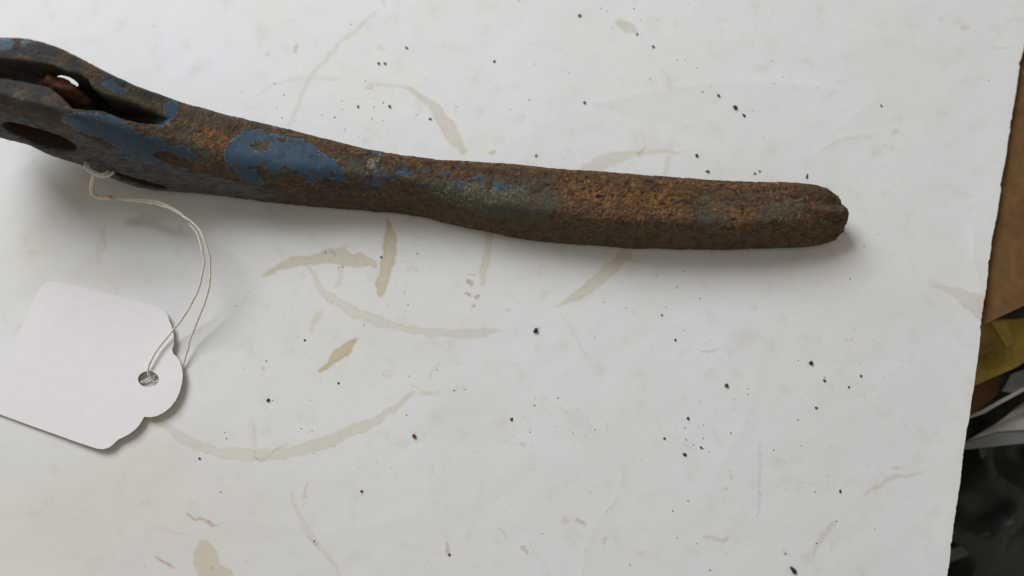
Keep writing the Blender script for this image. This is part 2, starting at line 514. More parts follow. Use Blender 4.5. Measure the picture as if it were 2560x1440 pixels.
    G = [
        ([(1900, 1108), (1897, 1140), (1902, 1207), (1895, 1292)], [3, 9, 8, 6], .5), ([(1400, 786), (1432, 832), (1467, 890)], [3, 3, 3], .45),
        ([(1430, 1040), (1470, 1060)], [40, 30], .22), ([(2258, 1058), (2264, 1068)], [3, 4], .7), ([(2162, 1160), (2170, 1172)], [3, 4], .7),
        ([(1480, 262), (1560, 280), (1650, 330)], [8, 10, 8], .14), ([(700, 60), (745, 52)], [10, 6], .2), ([(2280, 60), (2320, 20)], [40, 40], .12),
        ([(2350, 50), (2354, 48)], [10, 8], .35), ([(2075, 955), (2085, 985)], [2, 2], .5), ([(1800, 1375), (1812, 1345)], [5, 5], .4),
        ([(1250, 1325), (1270, 1345)], [6, 5], .5), ([(600, 770), (640, 820)], [3, 3], .25), ([(1958, 1150), (2010, 1155)], [12, 10], .22),
        ([(1625, 870), (1632, 874)], [3, 4], .7), ([(1376, 1012), (1382, 1018)], [5, 5], .2), ([(1960, 1380), (1970, 1386)], [12, 8], .5),
        ([(775, 1345), (792, 1358)], [6, 8], .6), ([(905, 1225), (908, 1236)], [8, 6], .5), ([(2150, 1425), (2160, 1440)], [16, 16], .3),
        ([(2258, 58), (2290, 62)], [3, 3], .4), ([(1905, 80), (1935, 20)], [8, 10], .15), ([(2045, 960), (2080, 968)], [3, 3], .25),
        ([(1130, 976), (1148, 972)], [5, 4], .7), ([(1095, 974), (1101, 980)], [4, 4], .6), ([(1160, 971), (1166, 976)], [4, 4], .6),
        ([(345, 1245), (390, 1255)], [4, 4], .2),
    ]
    for p, w, a in G:
        put(grey, p, w, a, 3.5)
    for p, w, a in [([(355, 1262), (375, 1260)], [12, 10], .3), ([(395, 1318), (420, 1326), (490, 1336)], [12, 8, 4], .22), ([(115, 1255), (130, 1248)], [6, 6], .3)]:
        put(pink, p, w, a, 4)
    # dirty scuffs towards the lower left corner
    return np.stack([np.clip(a, 0, 1) for a in (tan, brown, grey, pink)], -1)


def wrinkle(u, v):
    """height of the slightly creased sheet in pixels"""
    h = 2.6 * vnoise2(u / 420, v / 420, 11) + 1.2 * vnoise2(u / 150, v / 150, 12)
    h += 0.5 * vnoise2(u / 60 + v / 240, v / 50, 13)

    def crease(pts, width, amp):
        P = smooth_pts(pts, 6)
        d = seg_field(u, v, P, np.full(len(P), 0.0))
        q = np.abs(d) / width
        return amp * 0.55 * np.exp(-np.sqrt(q * q + 0.02) * 1.3)
    h += crease([(1480, 262), (1620, 232), (1800, 208), (1960, 206), (2060, 222)], 26, 3.0)
    h += crease([(1440, 258), (1560, 282), (1680, 322), (1800, 352)], 34, -2.4)
    h += crease([(2040, 380), (2110, 348), (2185, 336)], 9, 1.4)
    h += crease([(2130, 290), (2160, 270), (2190, 250)], 7, 1.0)
    h += crease([(1905, 850), (1890, 960), (1850, 1080), (1790, 1180)], 26, 1.6)
    h += crease([(1560, 1150), (1540, 1240), (1480, 1330), (1450, 1440)], 16, 1.6)
    h += crease([(2430, 560), (2440, 690), (2456, 755)], 16, 2.2)
    h += crease([(1300, 210), (1330, 330), (1300, 420)], 30, 1.6)
    h += crease([(1180, 60), (1150, 190), (1180, 330)], 30, 1.4)
    h += crease([(1900, 60), (1960, 180), (2230, 200)], 40, -1.4)
    h += crease([(1950, 880), (2080, 910), (2250, 900)], 24, -1.6)
    h += crease([(600, 1300), (800, 1330), (980, 1300)], 40, 1.6)
    h -= 0.9
    return np.maximum(h * 0.85, -6)


def build_paper():
    us = np.concatenate([np.linspace(-900, -40, 24)[:-1] , np.arange(-40, 2362, 3.0)])
    vs = np.concatenate([np.linspace(-620, -30, 16)[:-1], np.arange(-30, 1472, 3.0), np.linspace(1490, 1980, 14)])
    nu0 = len(us)
    tail = 70                                   # columns that close up to the cut edge
    nu = nu0 + tail
    U = np.zeros((len(vs), nu)); V = np.repeat(vs[:, None], nu, 1)
    e = np.interp(vs, EDGE_V, EDGE_U)
    e = e + 1.6 * vnoise2(vs / 40, vs * 0, 21) + 0.8 * vnoise2(vs / 9, vs * 0, 22) - 3.0 * np.maximum(vnoise2(vs / 16, vs * 0, 23) - 0.62, 0) * 3
    # fade fine columns so that rows past the frame, where the edge moves in, stay ordered
    last = np.minimum(2362.0, e - 60)
    U[:, :nu0] = us[None, :] if True else 0
    sc = (last + 40) / (us[-1] + 40)
    U[:, :nu0] = np.where(us[None, :] > -40, -40 + (us[None, :] + 40) * sc[:, None], us[None, :])
    tt = np.linspace(0, 1, tail + 1)[1:]
    U[:, nu0:] = last[:, None] + (e - last)[:, None] * tt[None, :]
    X, Y, _ = unproj(U, V, 0.0)
    Z = wrinkle(U, V) + 1.0
    # the free edge lifts a little
    Z += 3.0 * np.exp(-((e[:, None] - U) / 60) ** 2)
    # cut thickness: one more column below the edge
    X = np.concatenate([X, X[:, -1:] - 0.4], 1); Y = np.concatenate([Y, Y[:, -1:]], 1); Z = np.concatenate([Z, Z[:, -1:] - 2.2], 1)
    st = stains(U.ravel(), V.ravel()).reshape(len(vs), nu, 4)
    st = np.concatenate([st, st[:, -1:]], 1)
    nu += 1
    idx = np.arange(len(vs) * nu).reshape(len(vs), nu)
    f = np.stack([idx[:-1, :-1], idx[1:, :-1], idx[1:, 1:], idx[:-1, 1:]], -1).reshape(-1, 4)
    me = mesh_np('paper_sheet', np.stack([X, Y, Z], -1).reshape(-1, 3) * S, f)
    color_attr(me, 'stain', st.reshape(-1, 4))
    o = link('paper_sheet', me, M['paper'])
    tag(o, 'large white paper sheet with tan ring stains lying under the rusty lever', 'paper')
    return o


build_paper()


def paper_z(u, v):
    a = np.array([float(u)]), np.array([float(v)])
    return float(wrinkle(*a)[0] + 1.0)


# ---------------------------------------------------------------- rusty lever (signed distance field meshed by surface nets)
ZK = [-400, 0, 100, 200, 300, 400, 500, 600, 800, 1000, 1200, 1400, 1700, 1950, 2040, 2125]
ZA = [322, 318, 312, 292, 256, 214, 184, 164, 148, 141, 138, 136, 132, 124, 112, 72]
ZM = [318, 314, 306, 284, 246, 202, 174, 154, 138, 128, 122, 119, 117, 111, 101, 66]
ZB = [250, 248, 242, 224, 190, 156, 128, 108, 88, 79, 74, 70, 68, 65, 62, 50]
ZC = [122, 118, 108, 88, 58, 32, 14, 4, 3, 5, 6, 4, 2, 10, 16, 34]


def zk(tab, u): return np.interp(u, ZK, tab)


OUT_A = [(-330, 330), (-310, 240), (-250, 160), (-150, 108), (-60, 92), (0, 90), (60, 91), (105, 101), (160, 122), (215, 151), (260, 176), (330, 210), (400, 234), (470, 258),
         (560, 286), (640, 303), (720, 321), (800, 342), (900, 367), (1000, 386), (1100, 398), (1200, 404), (1300, 410), (1400, 420), (1500, 428),
         (1600, 436), (1700, 443), (1800, 449), (1900, 453), (1985, 456), (2035, 460), (2070, 472), (2095, 490), (2112, 508), (2130, 522)]
OUT_M = [(-330, 350), (-250, 260), (-150, 235), (0, 240), (150, 282), (250, 303), (330, 332), (400, 350), (470, 365), (560, 392), (700, 420), (900, 440), (1100, 474), (1300, 522),
         (1500, 555), (1700, 564), (1900, 567), (1985, 564), (2035, 562), (2070, 562), (2095, 560), (2112, 559), (2130, 556)]
OUT_B = [(-330, 360), (-250, 290), (-150, 275), (0, 283), (69, 301), (139, 319), (194, 339), (243, 362), (347, 397), (451, 423), (521, 443), (640, 474), (752, 478), (877, 482), (971, 488), (1065, 504),
         (1159, 532), (1240, 550), (1350, 570), (1462, 584), (1575, 592), (1725, 596), (1837, 598), (1950, 594), (2025, 592), (2070, 586), (2098, 580), (2116, 574), (2130, 570)]
OUT_C = [(-330, 380), (-250, 330), (-150, 318), (0, 345), (60, 366), (130, 393), (190, 412), (230, 429), (262, 441), (300, 458), (340, 471), (380, 479), (420, 482), (470, 485), (540, 490), (640, 503), (700, 510), (784, 519), (909, 527), (965, 536), (1065, 548),
         (1140, 567), (1240, 587), (1300, 600), (1400, 614), (1500, 621), (1600, 626), (1750, 630), (1850, 630), (1930, 629), (2000, 625), (2050, 621), (2085, 612), (2108, 602), (2130, 588)]


def curve(pts, tab):
    P = np.array(pts, float)
    z = zk(tab, P[:, 0])
    x, y, z = unproj(P[:, 0], P[:, 1], z)
    return np.stack([x, y, z], 1)


cA, cM, cB, cC = curve(OUT_A, ZA), curve(OUT_M, ZM), curve(OUT_B, ZB), curve(OUT_C, ZC)
H = 2.5
X0, X1 = cA[:, 0].min() + 8, max(c[:, 0].max() for c in (cA, cM, cB, cC)) + 4
gx = np.arange(X0 - 3 * H, X1 + 3 * H, H)


def along(c, sm=9):
    o = np.argsort(c[:, 0])
    y = np.interp(gx, c[o, 0], c[o, 1]); z = np.interp(gx, c[o, 0], c[o, 2])
    k = np.hanning(2 * sm + 3)[1:-1]; k /= k.sum()
    pad = sm
    out = []
    for a in (y, z):
        b = np.convolve(np.pad(a, pad, 'edge'), k, 'valid')
        w = np.clip((X1 - 90 - gx) / 60, 0, 1)        # no smoothing at the tip
        out.append(a * (1 - w) + b * w)
    return out


(yA, zA), (yM, zM), (yB, zB), (yC, zC) = along(cA), along(cM), along(cB), along(cC)
# slot between the fork arms, given on the top face
FAR = [(-330, 160), (-100, 140), (0, 147), (60, 153), (135, 165), (167, 180), (203, 186), (220, 199), (233, 222), (260, 236), (312, 250), (403, 288), (440, 304)]
NEAR = [(-330, 215), (-100, 190), (0, 196), (60, 203), (122, 217), (150, 240), (177, 270), (250, 276), (295, 294), (347, 307), (403, 311), (440, 310)]
cF = np.stack(unproj([p[0] for p in FAR], [p[1] for p in FAR], zk(ZA, [p[0] for p in FAR]) - 4), 1)
cN = np.stack(unproj([p[0] for p in NEAR], [p[1] for p in NEAR], zk(ZA, [p[0] for p in NEAR]) - 6), 1)
yF = np.interp(gx, cF[:, 0], cF[:, 1]); yN = np.interp(gx, cN[:, 0], cN[:, 1])
slot_end = cF[-1, 0]

ylo, yhi = min(yC.min(), yB.min()) - 12, yA.max() + 14
gy = np.arange(ylo, yhi, H)
gz = np.arange(-6, 346, H)
YY, ZZ = np.meshgrid(gy, gz, indexing='ij')
F = np.full((len(gx), len(gy), len(gz)), 12.0, np.float32)


def smax(a, b, k):
    h = np.maximum(k - np.abs(a - b), 0) / k
    return np.maximum(a, b) + h * h * k * 0.25


TIP_X, TIP_Y = float(unproj(2117, 545, 60)[0]), float(unproj(2117, 552, 60)[1])


END_X, END_Y = float(unproj(-130, 250, 220)[0]), float(unproj(-130, 240, 220)[1])


# hole frames on the near face
def face_frame(u, v, zmid):
    P = np.array([float(a) for a in unproj(u, v, zmid)])
    i = int(np.clip(np.searchsorted(gx, P[0]), 20, len(gx) - 21))
    t = np.array([gx[i + 16] - gx[i - 16], yB[i + 16] - yB[i - 16], zB[i + 16] - zB[i - 16]]); t /= np.linalg.norm(t)
    s = np.array([0, yC[i] - yB[i], zC[i] - zB[i]]); s -= t * (s @ t); s /= np.linalg.norm(s)
    n = np.cross(t, s); n /= np.linalg.norm(n)
    if n[1] > 0: n = -n
    return P, t, s, n


HOLES = [(face_frame(98, 345, 172), 88, 43, 62), (face_frame(342, 455, 76), 66, 13, 44)]

for i, x in enumerate(gx):
    if x < X0 or x > X1: continue
    P = [(yA[i], zA[i]), (yM[i], zM[i]), (yB[i], zB[i]), (yC[i], zC[i]), (min(yA[i] - 4, yC[i] + 0.96 * (yA[i] - yC[i])), zC[i] + 6)]
    wid = max(2.0, yA[i] - yC[i])
    k = min(30.0, 0.30 * wid)
    kk = np.interp(x, [-900, -500, 200, 1000], [12, 16, 22, 20])
    k = min(k, kk)
    k = min(k, np.interp(x, [TIP_X - 260, TIP_X - 60], [30, 18]))
    f = None
    for a in range(5):
        (y0, z0), (y1, z1) = P[a], P[(a + 1) % 5]
        dy, dz = y1 - y0, z1 - z0
        L = math.hypot(dy, dz) + 1e-6
        d = ((YY - y0) * dz - (ZZ - z0) * dy) / L
        f = d if f is None else smax(f, d, k)
    # fork slot, walls parallel to the near face
    if x < slot_end:
        sl = np.clip((yB[i] - yC[i]) / max(zB[i] - zC[i], 1), -0.6, 0.6) * 0.25
        ys = (ZZ - (zA[i] - 5)) * sl
        half = np.maximum(YY - (yF[i] + ys), (yN[i] + ys) - YY)
        u_here = proj(x, yN[i], zA[i])[0]
        if u_here > 20:                            # blind towards the handle
            dep = np.interp(u_here, [20, 60, 250, 330, 425], [400, 200, 120, 70, 2])
            half = np.maximum(half, (zA[i] - dep) - ZZ)
        f = smax(f, -half, 7.0)
    # blunt, slightly slanted end
    xe = TIP_X - 14 * np.clip(np.abs(YY - TIP_Y) / 60, 0, 2) ** 2 - 0.10 * np.clip(60 - ZZ, 0, 80)
    f = smax(f, (x - xe), 16.0)
    f = smax(f, (END_X - x) + 0.004 * (YY - END_Y) ** 2, 30.0)
    F[i] = f - np.interp(x, [-900, -500, 200], [1.0, 2.5, 3.5])

XG = gx[:, None, None]; YG = gy[None, :, None]; ZG = gz[None, None, :]
for (P, t, s, n), ra, rb, dep in HOLES:
    sel = np.abs(gx - P[0]) < 150
    dx, dy, dz = XG[sel] - P[0], YG - P[1], ZG - P[2]
    a = dx * t[0] + dy * t[1] + dz * t[2]
    b = dx * s[0] + dy * s[1] + dz * s[2]
    c = dx * n[0] + dy * n[1] + dz * n[2]
    q = (np.sqrt((a / ra) ** 2 + (b / rb) ** 2 + 1e-6) - 1) * min(ra, rb)
    q = np.maximum(q, np.abs(c) - dep)
    F[sel] = smax(F[sel], -q, 8.0)
# open window through the slot where the paper shows
sel = np.abs(gx - float(unproj(170, 204, 200)[0])) < 160
uu, vv = proj(XG[sel], YG, ZG)
ax = math.radians(22)
a = (uu - 169) * math.cos(ax) + (vv - 203) * math.sin(ax)
b = -(uu - 169) * math.sin(ax) + (vv - 203) * math.cos(ax)
q = (np.sqrt((a / 30) ** 2 + (b / 11) ** 2 + 1e-6) - 1) * 11
F[sel] = smax(F[sel], -q, 4.0)
del uu, vv, a, b, q


def surface_nets(F):
    neg = F < 0
    n = np.zeros(tuple(s - 1 for s in F.shape), np.uint8)
    for a in (0, 1):
        for b in (0, 1):
            for c in (0, 1):
                n += neg[a:a + n.shape[0], b:b + n.shape[1], c:c + n.shape[2]]
    act = (n > 0) & (n < 8)
    ci, cj, ck = np.nonzero(act)
    index = np.full(act.shape, -1, np.int32)
    index[ci, cj, ck] = np.arange(len(ci))
    acc = np.zeros((len(ci), 3)); cnt = np.zeros(len(ci))
    corners = [(a, b, c) for a in (0, 1) for b in (0, 1) for c in (0, 1)]
    for p in corners:
        for ax in range(3):
            if p[ax]: continue
            q = list(p); q[ax] = 1
            f0 = F[ci + p[0], cj + p[1], ck + p[2]]; f1 = F[ci + q[0], cj + q[1], ck + q[2]]
            m = (f0 < 0) != (f1 < 0)
            t = np.where(m, f0 / np.where(m, f0 - f1, 1), 0)
            for d in range(3):
                acc[:, d] += np.where(m, p[d] + (t if d == ax else 0), 0)
            cnt += m
    acc /= cnt[:, None]
    V = np.stack([ci, cj, ck], 1) + acc
    quads = []
    for ax in range(3):
        sl0 = [slice(1, -1)] * 3; sl1 = [slice(1, -1)] * 3
        sl0[ax] = slice(0, -1); sl1[ax] = slice(1, None)
        a, b = neg[tuple(sl0)], neg[tuple(sl1)]
        for flip, m in ((False, a & ~b), (True, ~a & b)):
            I = np.array(np.nonzero(m))
            for d in range(3):
                if d != ax: I[d] += 1
            e1, e2 = [(1, 2), (2, 0), (0, 1)][ax]
            def cell(o1, o2):
                J = I.copy(); J[e1] -= o1; J[e2] -= o2
                return index[J[0], J[1], J[2]]
            q = np.stack([cell(1, 1), cell(0, 1), cell(0, 0), cell(1, 0)], 1)
            quads.append(q[:, ::-1] if flip else q)
    return V, np.vstack(quads)


def vert_normals(V, Q):
    fn = np.cross(V[Q[:, 2]] - V[Q[:, 0]], V[Q[:, 3]] - V[Q[:, 1]])
    N = np.zeros_like(V)
    for c in range(4):
        for d in range(3):
            N[:, d] += np.bincount(Q[:, c], fn[:, d], len(V))
    return N / (np.linalg.norm(N, axis=1, keepdims=True) + 1e-9)


LV, LQ = surface_nets(F)
del F
LV = LV * H + np.array([gx[0], gy[0], gz[0]])
LN = vert_normals(LV, LQ)
pu, pv = proj(LV[:, 0], LV[:, 1], LV[:, 2])

BLUE = [
    [(560, 391), (562, 372), (578, 354), (593, 338), (602, 327), (640, 322), (677, 333), (721, 342), (765, 351), (781, 361), (799, 374), (812, 392), (834, 396), (852, 412), (863, 437), (878, 468), (868, 462),
     (856, 453), (827, 450), (809, 440), (795, 452), (781, 466), (768, 455), (746, 441), (749, 429), (721, 424), (690, 436), (671, 431), (656, 413), (643, 414), (641, 434), (660, 462), (627, 462), (596, 444), (589, 424), (567, 428)],
    [(146, 300), (167, 283), (243, 283), (278, 290), (333, 317), (347, 338), (399, 345), (427, 366), (462, 362), (500, 398), (496, 408), (451, 393), (417, 378), (384, 380), (380, 392), (410, 408), (347, 407), (288, 369), (243, 343), (194, 330)],
    [(410, 258), (441, 253), (445, 282), (426, 300), (417, 320), (385, 317), (392, 300), (413, 286)],
    [(-60, 96), (21, 95), (40, 105), (21, 122), (-60, 134)], [(50, 102), (74, 104), (66, 116), (52, 113)],
    [(247, 206), (278, 199), (319, 230), (306, 241), (264, 221)],
    [(996, 431), (1010, 428), (1026, 432), (1022, 441), (1004, 439)], [(1032, 456), (1056, 459), (1080, 457), (1060, 465), (1036, 463)],
    [(934, 414), (946, 420), (951, 445), (962, 464), (926, 464), (910, 455), (930, 450), (938, 436)],
    [(1182, 448), (1206, 438), (1200, 449)], [(1236, 462), (1250, 455), (1258, 470), (1242, 480)], [(1262, 464), (1280, 466), (1274, 474), (1264, 472)],
    [(930, 372), (960, 378), (958, 392), (936, 388)], [(1140, 464), (1152, 462), (1150, 470), (1142, 470)], [(690, 318), (640, 308), (668, 320)],
]
BLUE_HOLE = [[(795, 366), (812, 372), (806, 388), (794, 380)], [(700, 424), (712, 412), (720, 426)], [(820, 436), (830, 428), (838, 440), (828, 450)], [(572, 420), (584, 414), (590, 424), (580, 430)], [(690, 345), (720, 350), (700, 354)], [(240, 300), (262, 306), (250, 314)], [(330, 376), (352, 380), (340, 390)], [(624, 363), (640, 355), (671, 355), (673, 372), (656, 382), (633, 377)], [(616, 416), (634, 417), (630, 424), (617, 423)], [(770, 430), (786, 432), (782, 442), (772, 440)],
             [(330, 352), (360, 346), (352, 356)]]
wob_u = pu + 3.0 * vnoise(LV[:, 0] / 10, LV[:, 1] / 10, LV[:, 2] / 10, 31) + 1.2 * vnoise(LV[:, 0] / 4, LV[:, 1] / 4, LV[:, 2] / 4, 32)
wob_v = pv + 3.0 * vnoise(LV[:, 0] / 10, LV[:, 1] / 10, LV[:, 2] / 10, 33) + 1.2 * vnoise(LV[:, 0] / 4, LV[:, 1] / 4, LV[:, 2] / 4, 34)
top = LN[:, 2] > -0.15                       # what the brush reached
sdb = np.full(len(LV), 60.0)
for p in BLUE:
    sdb = np.minimum(sdb, poly_sd(wob_u, wob_v, p))
for p in BLUE_HOLE:
    sdb = np.maximum(sdb, -poly_sd(wob_u, wob_v, p))
spat = vnoise(LV[:, 0] / 15, LV[:, 1] / 11, LV[:, 2] / 15, 35) + 0.5 * vnoise(LV[:, 0] / 6, LV[:, 1] / 6, LV[:, 2] / 6, 36)
halo = np.clip(0.5 - poly_sd(pu, pv, [(880, 378), (1000, 400), (1200, 420), (1340, 440), (1330, 500), (1180, 500), (1000, 478), (890, 470)]) / 40, 0, 1)
halo2 = np.clip(0.5 - poly_sd(pu, pv, [(420, 250), (560, 292), (800, 350), (900, 378), (860, 400), (700, 350), (560, 320), (430, 290)]) / 30, 0, 1)
halo3 = np.clip(0.5 - poly_sd(pu, pv, [(-80, 92), (110, 105), (330, 215), (320, 262), (200, 180), (60, 150), (-80, 150)]) / 30, 0, 1)
sdb = np.minimum(sdb, (0.52 - spat) * 24 + (1 - np.maximum.reduce([halo, 0.9 * halo2, 0.92 * halo3])) * 60)
sdb = sdb + np.where(np.abs(sdb) < 22, 5.0 * vnoise(LV[:, 0] / 8, LV[:, 1] / 7, LV[:, 2] / 8, 37), 0)
blue = np.clip(0.5 - sdb / 50, 0, 1) * top


def gauss(x, y, rx, ry, rot=0.0):
    c, s_ = math.cos(math.radians(rot)), math.sin(math.radians(rot))
    a = ((pu - x) * c + (pv - y) * s_) / rx; b = (-(pu - x) * s_ + (pv - y) * c) / ry
    return np.exp(-(a * a + b * b))


big_u = wob_u + 26 * vnoise(LV[:, 0] / 42, LV[:, 1] / 34, LV[:, 2] / 42, 38)
big_v = wob_v + 12 * vnoise(LV[:, 0] / 42, LV[:, 1] / 34, LV[:, 2] / 42, 39)


def area_f(pts, soft): return np.clip(0.5 - poly_sd(big_u, big_v, pts) / soft, 0, 1)


orange = 0.16 + 0 * pu
orange = np.maximum(orange, (0.72 + 0.22 * vnoise(LV[:, 0] / 46, LV[:, 1] / 30, LV[:, 2] / 46, 52)) * area_f([(1392, 440), (1480, 432), (1600, 440), (1740, 455), (1728, 500), (1735, 535), (1700, 560), (1600, 566), (1480, 556), (1392, 540), (1380, 490)], 120))
orange = np.maximum(orange, (0.40 + 0.26 * vnoise(LV[:, 0] / 55, LV[:, 1] / 40, LV[:, 2] / 55, 51)) * area_f([(1740, 452), (2000, 458), (2110, 520), (2115, 580), (2000, 610), (1740, 600)], 70))
orange = np.maximum(orange, 0.62 * area_f([(1640, 440), (2000, 456), (2000, 475), (1640, 468)], 12))
orange = np.maximum(orange, 0.40 * area_f([(2010, 500), (2120, 535), (2110, 590), (2000, 600), (1960, 560)], 20))
orange = np.maximum(orange, 0.62 * area_f([(480, 308), (560, 335), (575, 355), (545, 380), (500, 372), (470, 352), (490, 335)], 16))
orange = np.maximum(orange, 0.50 * area_f([(430, 285), (480, 300), (476, 320), (440, 318)], 14))
orange = np.maximum(orange, 0.42 * area_f([(560, 288), (900, 368), (1200, 404), (1400, 420), (1400, 445), (1200, 430), (900, 396), (560, 318)], 14))
orange = np.maximum(orange, 0.42 * area_f([(690, 445), (880, 470), (1000, 480), (1000, 500), (690, 470)], 14))
orange = np.maximum(orange, 0.42 * gauss(1010, 480, 90, 30)); orange = np.maximum(orange, 0.5 * gauss(430, 395, 40, 12, 25))
orange = np.maximum(orange, 0.45 * gauss(1130, 430, 90, 22, 6)); orange = np.maximum(orange, 0.5 * area_f([(300, 300), (420, 330), (440, 345), (330, 325)], 8))
orange = np.maximum(orange, 0.34 * area_f([(1000, 525), (1400, 585), (1400, 610), (1100, 560)], 20))
olive = 0.27 + 0.22 * vnoise(LV[:, 0] / 38, LV[:, 1] / 26, LV[:, 2] / 38, 53) * (pu < 1450) + 0.08 * vnoise(LV[:, 0] / 70, LV[:, 1] / 40, LV[:, 2] / 70, 54) + 0.10 * np.clip((520 - pu) / 120, 0, 1)
for p, a in [([(866, 392), (908, 386), (928, 440), (915, 460), (872, 452)], .75), ([(1345, 440), (1385, 430), (1362, 470), (1404, 502), (1356, 545), (1320, 556), (1280, 525), (1340, 500)], .72),
             ([(1740, 490), (1850, 500), (1850, 565), (1760, 590), (1735, 540)], .78), ([(1905, 470), (2030, 492), (2020, 548), (1930, 560), (1890, 520)], .66), ([(1560, 452), (1610, 450), (1600, 480), (1570, 484)], .6), ([(440, 330), (500, 355), (560, 395), (540, 420), (480, 380), (430, 350)], .78),
             ([(0, 205), (120, 222), (170, 275), (150, 300), (0, 275)], .56), ([(1090, 470), (1330, 470), (1340, 520), (1150, 520)], .80), ([(1060, 440), (1360, 440), (1330, 560), (1200, 540), (1060, 500)], .62), ([(560, 460), (560, 400), (580, 440)], .5),
             ([(420, 240), (560, 285), (620, 318), (500, 305), (430, 270)], .62), ([(60, 110), (330, 215), (320, 260), (200, 175), (100, 140)], .46), ([(1380, 560), (1900, 590), (1900, 610), (1380, 580)], .32),
             ([(690, 420), (750, 428), (740, 446), (700, 450)], .7), ([(1850, 480), (2000, 500), (2000, 560), (1850, 580)], .46), ([(625, 350), (678, 350), (676, 385), (630, 380)], .75)]:
    olive = np.maximum(olive, a * area_f(p, 40))
cream = 0.16 * np.maximum(vnoise(LV[:, 0] / 30, LV[:, 1] / 22, LV[:, 2] / 30, 55), 0) * (pu < 1400) * top
for p, a in [([(834, 388), (856, 390), (876, 414), (866, 418), (850, 408)], .62), ([(912, 386), (958, 388), (950, 412), (930, 414), (926, 442), (932, 452), (922, 448), (920, 412)], .66),
             ([(1080, 462), (1150, 452), (1330, 468), (1345, 500), (1250, 515), (1160, 525), (1100, 500)], .50), ([(480, 292), (520, 300), (516, 312), (490, 308)], .48), ([(0, 218), (40, 224), (50, 250), (0, 262)], .46),
             ([(90, 272), (112, 276), (110, 284), (92, 282)], .8), ([(500, 398), (550, 400), (548, 416), (510, 412)], .56), ([(750, 430), (690, 440), (672, 432), (720, 446)], .42), ([(1840, 540), (1910, 545), (1905, 565), (1850, 562)], .42), ([(440, 330), (462, 352), (454, 360), (434, 340)], .34),
             ([(945, 440), (975, 470), (960, 470)], .5)]:
    cream = np.maximum(cream, a * area_f(p, 12))
greyf = np.zeros(len(LV))
# lower near face of the head, by its own geometry
iy = np.clip(np.searchsorted(gx, LV[:, 0]), 0, len(gx) - 1)
near = (LV[:, 1] < yB[iy] + 6) & (LV[:, 2] < zB[iy] + 6)
fade = np.clip((800 - pu) / 180, 0, 1)
greyf = np.where(near, 0.62 * fade, 0.0)
green = np.maximum.reduce([0.62 * gauss(1420, 568, 60, 12, 8), 0.5 * gauss(1560, 590, 120, 10, 4), 0.4 * gauss(200, 270, 30, 20), 0.36 * gauss(1780, 605, 90, 10)])
dark = np.clip(0.9 * gauss(320, 285, 70, 14, 20) * (LN[:, 2] > -0.6), 0, 1) * 0.0
# slot and bore faces: bare brown, darkened to paint in the recess shade
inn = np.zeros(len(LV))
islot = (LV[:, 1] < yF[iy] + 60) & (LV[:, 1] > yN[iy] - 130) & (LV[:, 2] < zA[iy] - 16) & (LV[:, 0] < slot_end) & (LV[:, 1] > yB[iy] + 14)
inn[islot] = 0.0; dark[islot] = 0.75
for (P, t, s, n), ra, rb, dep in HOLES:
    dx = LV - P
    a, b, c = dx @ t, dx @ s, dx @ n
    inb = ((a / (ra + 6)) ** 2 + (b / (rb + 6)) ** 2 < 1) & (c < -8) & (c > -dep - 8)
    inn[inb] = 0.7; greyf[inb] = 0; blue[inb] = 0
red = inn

# relief: forged waviness, rust scabs, pits; paint keeps the metal smooth
bl = np.clip((blue - 0.5) * 12, 0, 1)
rs = np.clip(orange, 0, 1)
X_, Y_, Z_ = LV.T
disp = 1.6 * vnoise(X_ / 60, Y_ / 60, Z_ / 60, 41) + (1 - 0.75 * bl) * (0.40 + 1.7 * rs) * (0.8 * vnoise(X_ / 14, Y_ / 11, Z_ / 14, 42) + 0.8 * vnoise(X_ / 6.5, Y_ / 5.5, Z_ / 6.5, 43))
pits = np.maximum(vnoise(X_ / 12, Y_ / 9, Z_ / 12, 44) - 0.45, 0) * -7 * (0.35 + rs) * (1 - bl)
disp += pits + 0.35 * bl
# fold and torn burr at the tip
disp += 7 * np.exp(-((pu - 2075) / 45) ** 2 - ((pv - (528 + (pu - 2075) * 0.12)) / 9) ** 2) - 3 * np.exp(-((pu - 2085) / 40) ** 2 - ((pv - 508) / 9) ** 2)
disp -= 3.5 * np.exp(-((pu - 2080) / 40) ** 2 - ((pv - 552) / 8) ** 2) * (1 + vnoise(X_ / 10, Y_ / 4, Z_ / 6, 45))
disp += 2.6 * np.exp(-((pv - (574 + (pu - 1725) * 0.02)) / 6) ** 2) * ((pu > 1480) & (pu < 1990)) * (0.5 + 0.8 * vnoise(X_ / 40, Y_ * 0, Z_ * 0, 46))
tipm = np.exp(-((pu - 2108) / 40) ** 2)
disp += tipm * (3.4 * vnoise(X_ / 16, Y_ / 9, Z_ / 12, 61) + 1.8 * vnoise(X_ / 7, Y_ / 5, Z_ / 6, 62))
disp += bl * (1.3 * np.maximum(vnoise(X_ / 13, Y_ / 30, Z_ / 30, 47), 0) * gauss(730, 390, 80, 60) - 0.7 * np.maximum(vnoise(X_ / 16, Y_ / 10, Z_ / 12, 48) - 0.45, 0))
disp -= 4.0 * gauss(1232, 470, 9, 22, 12)
LV = LV + LN * disp[:, None]
LN = vert_normals(LV, LQ)

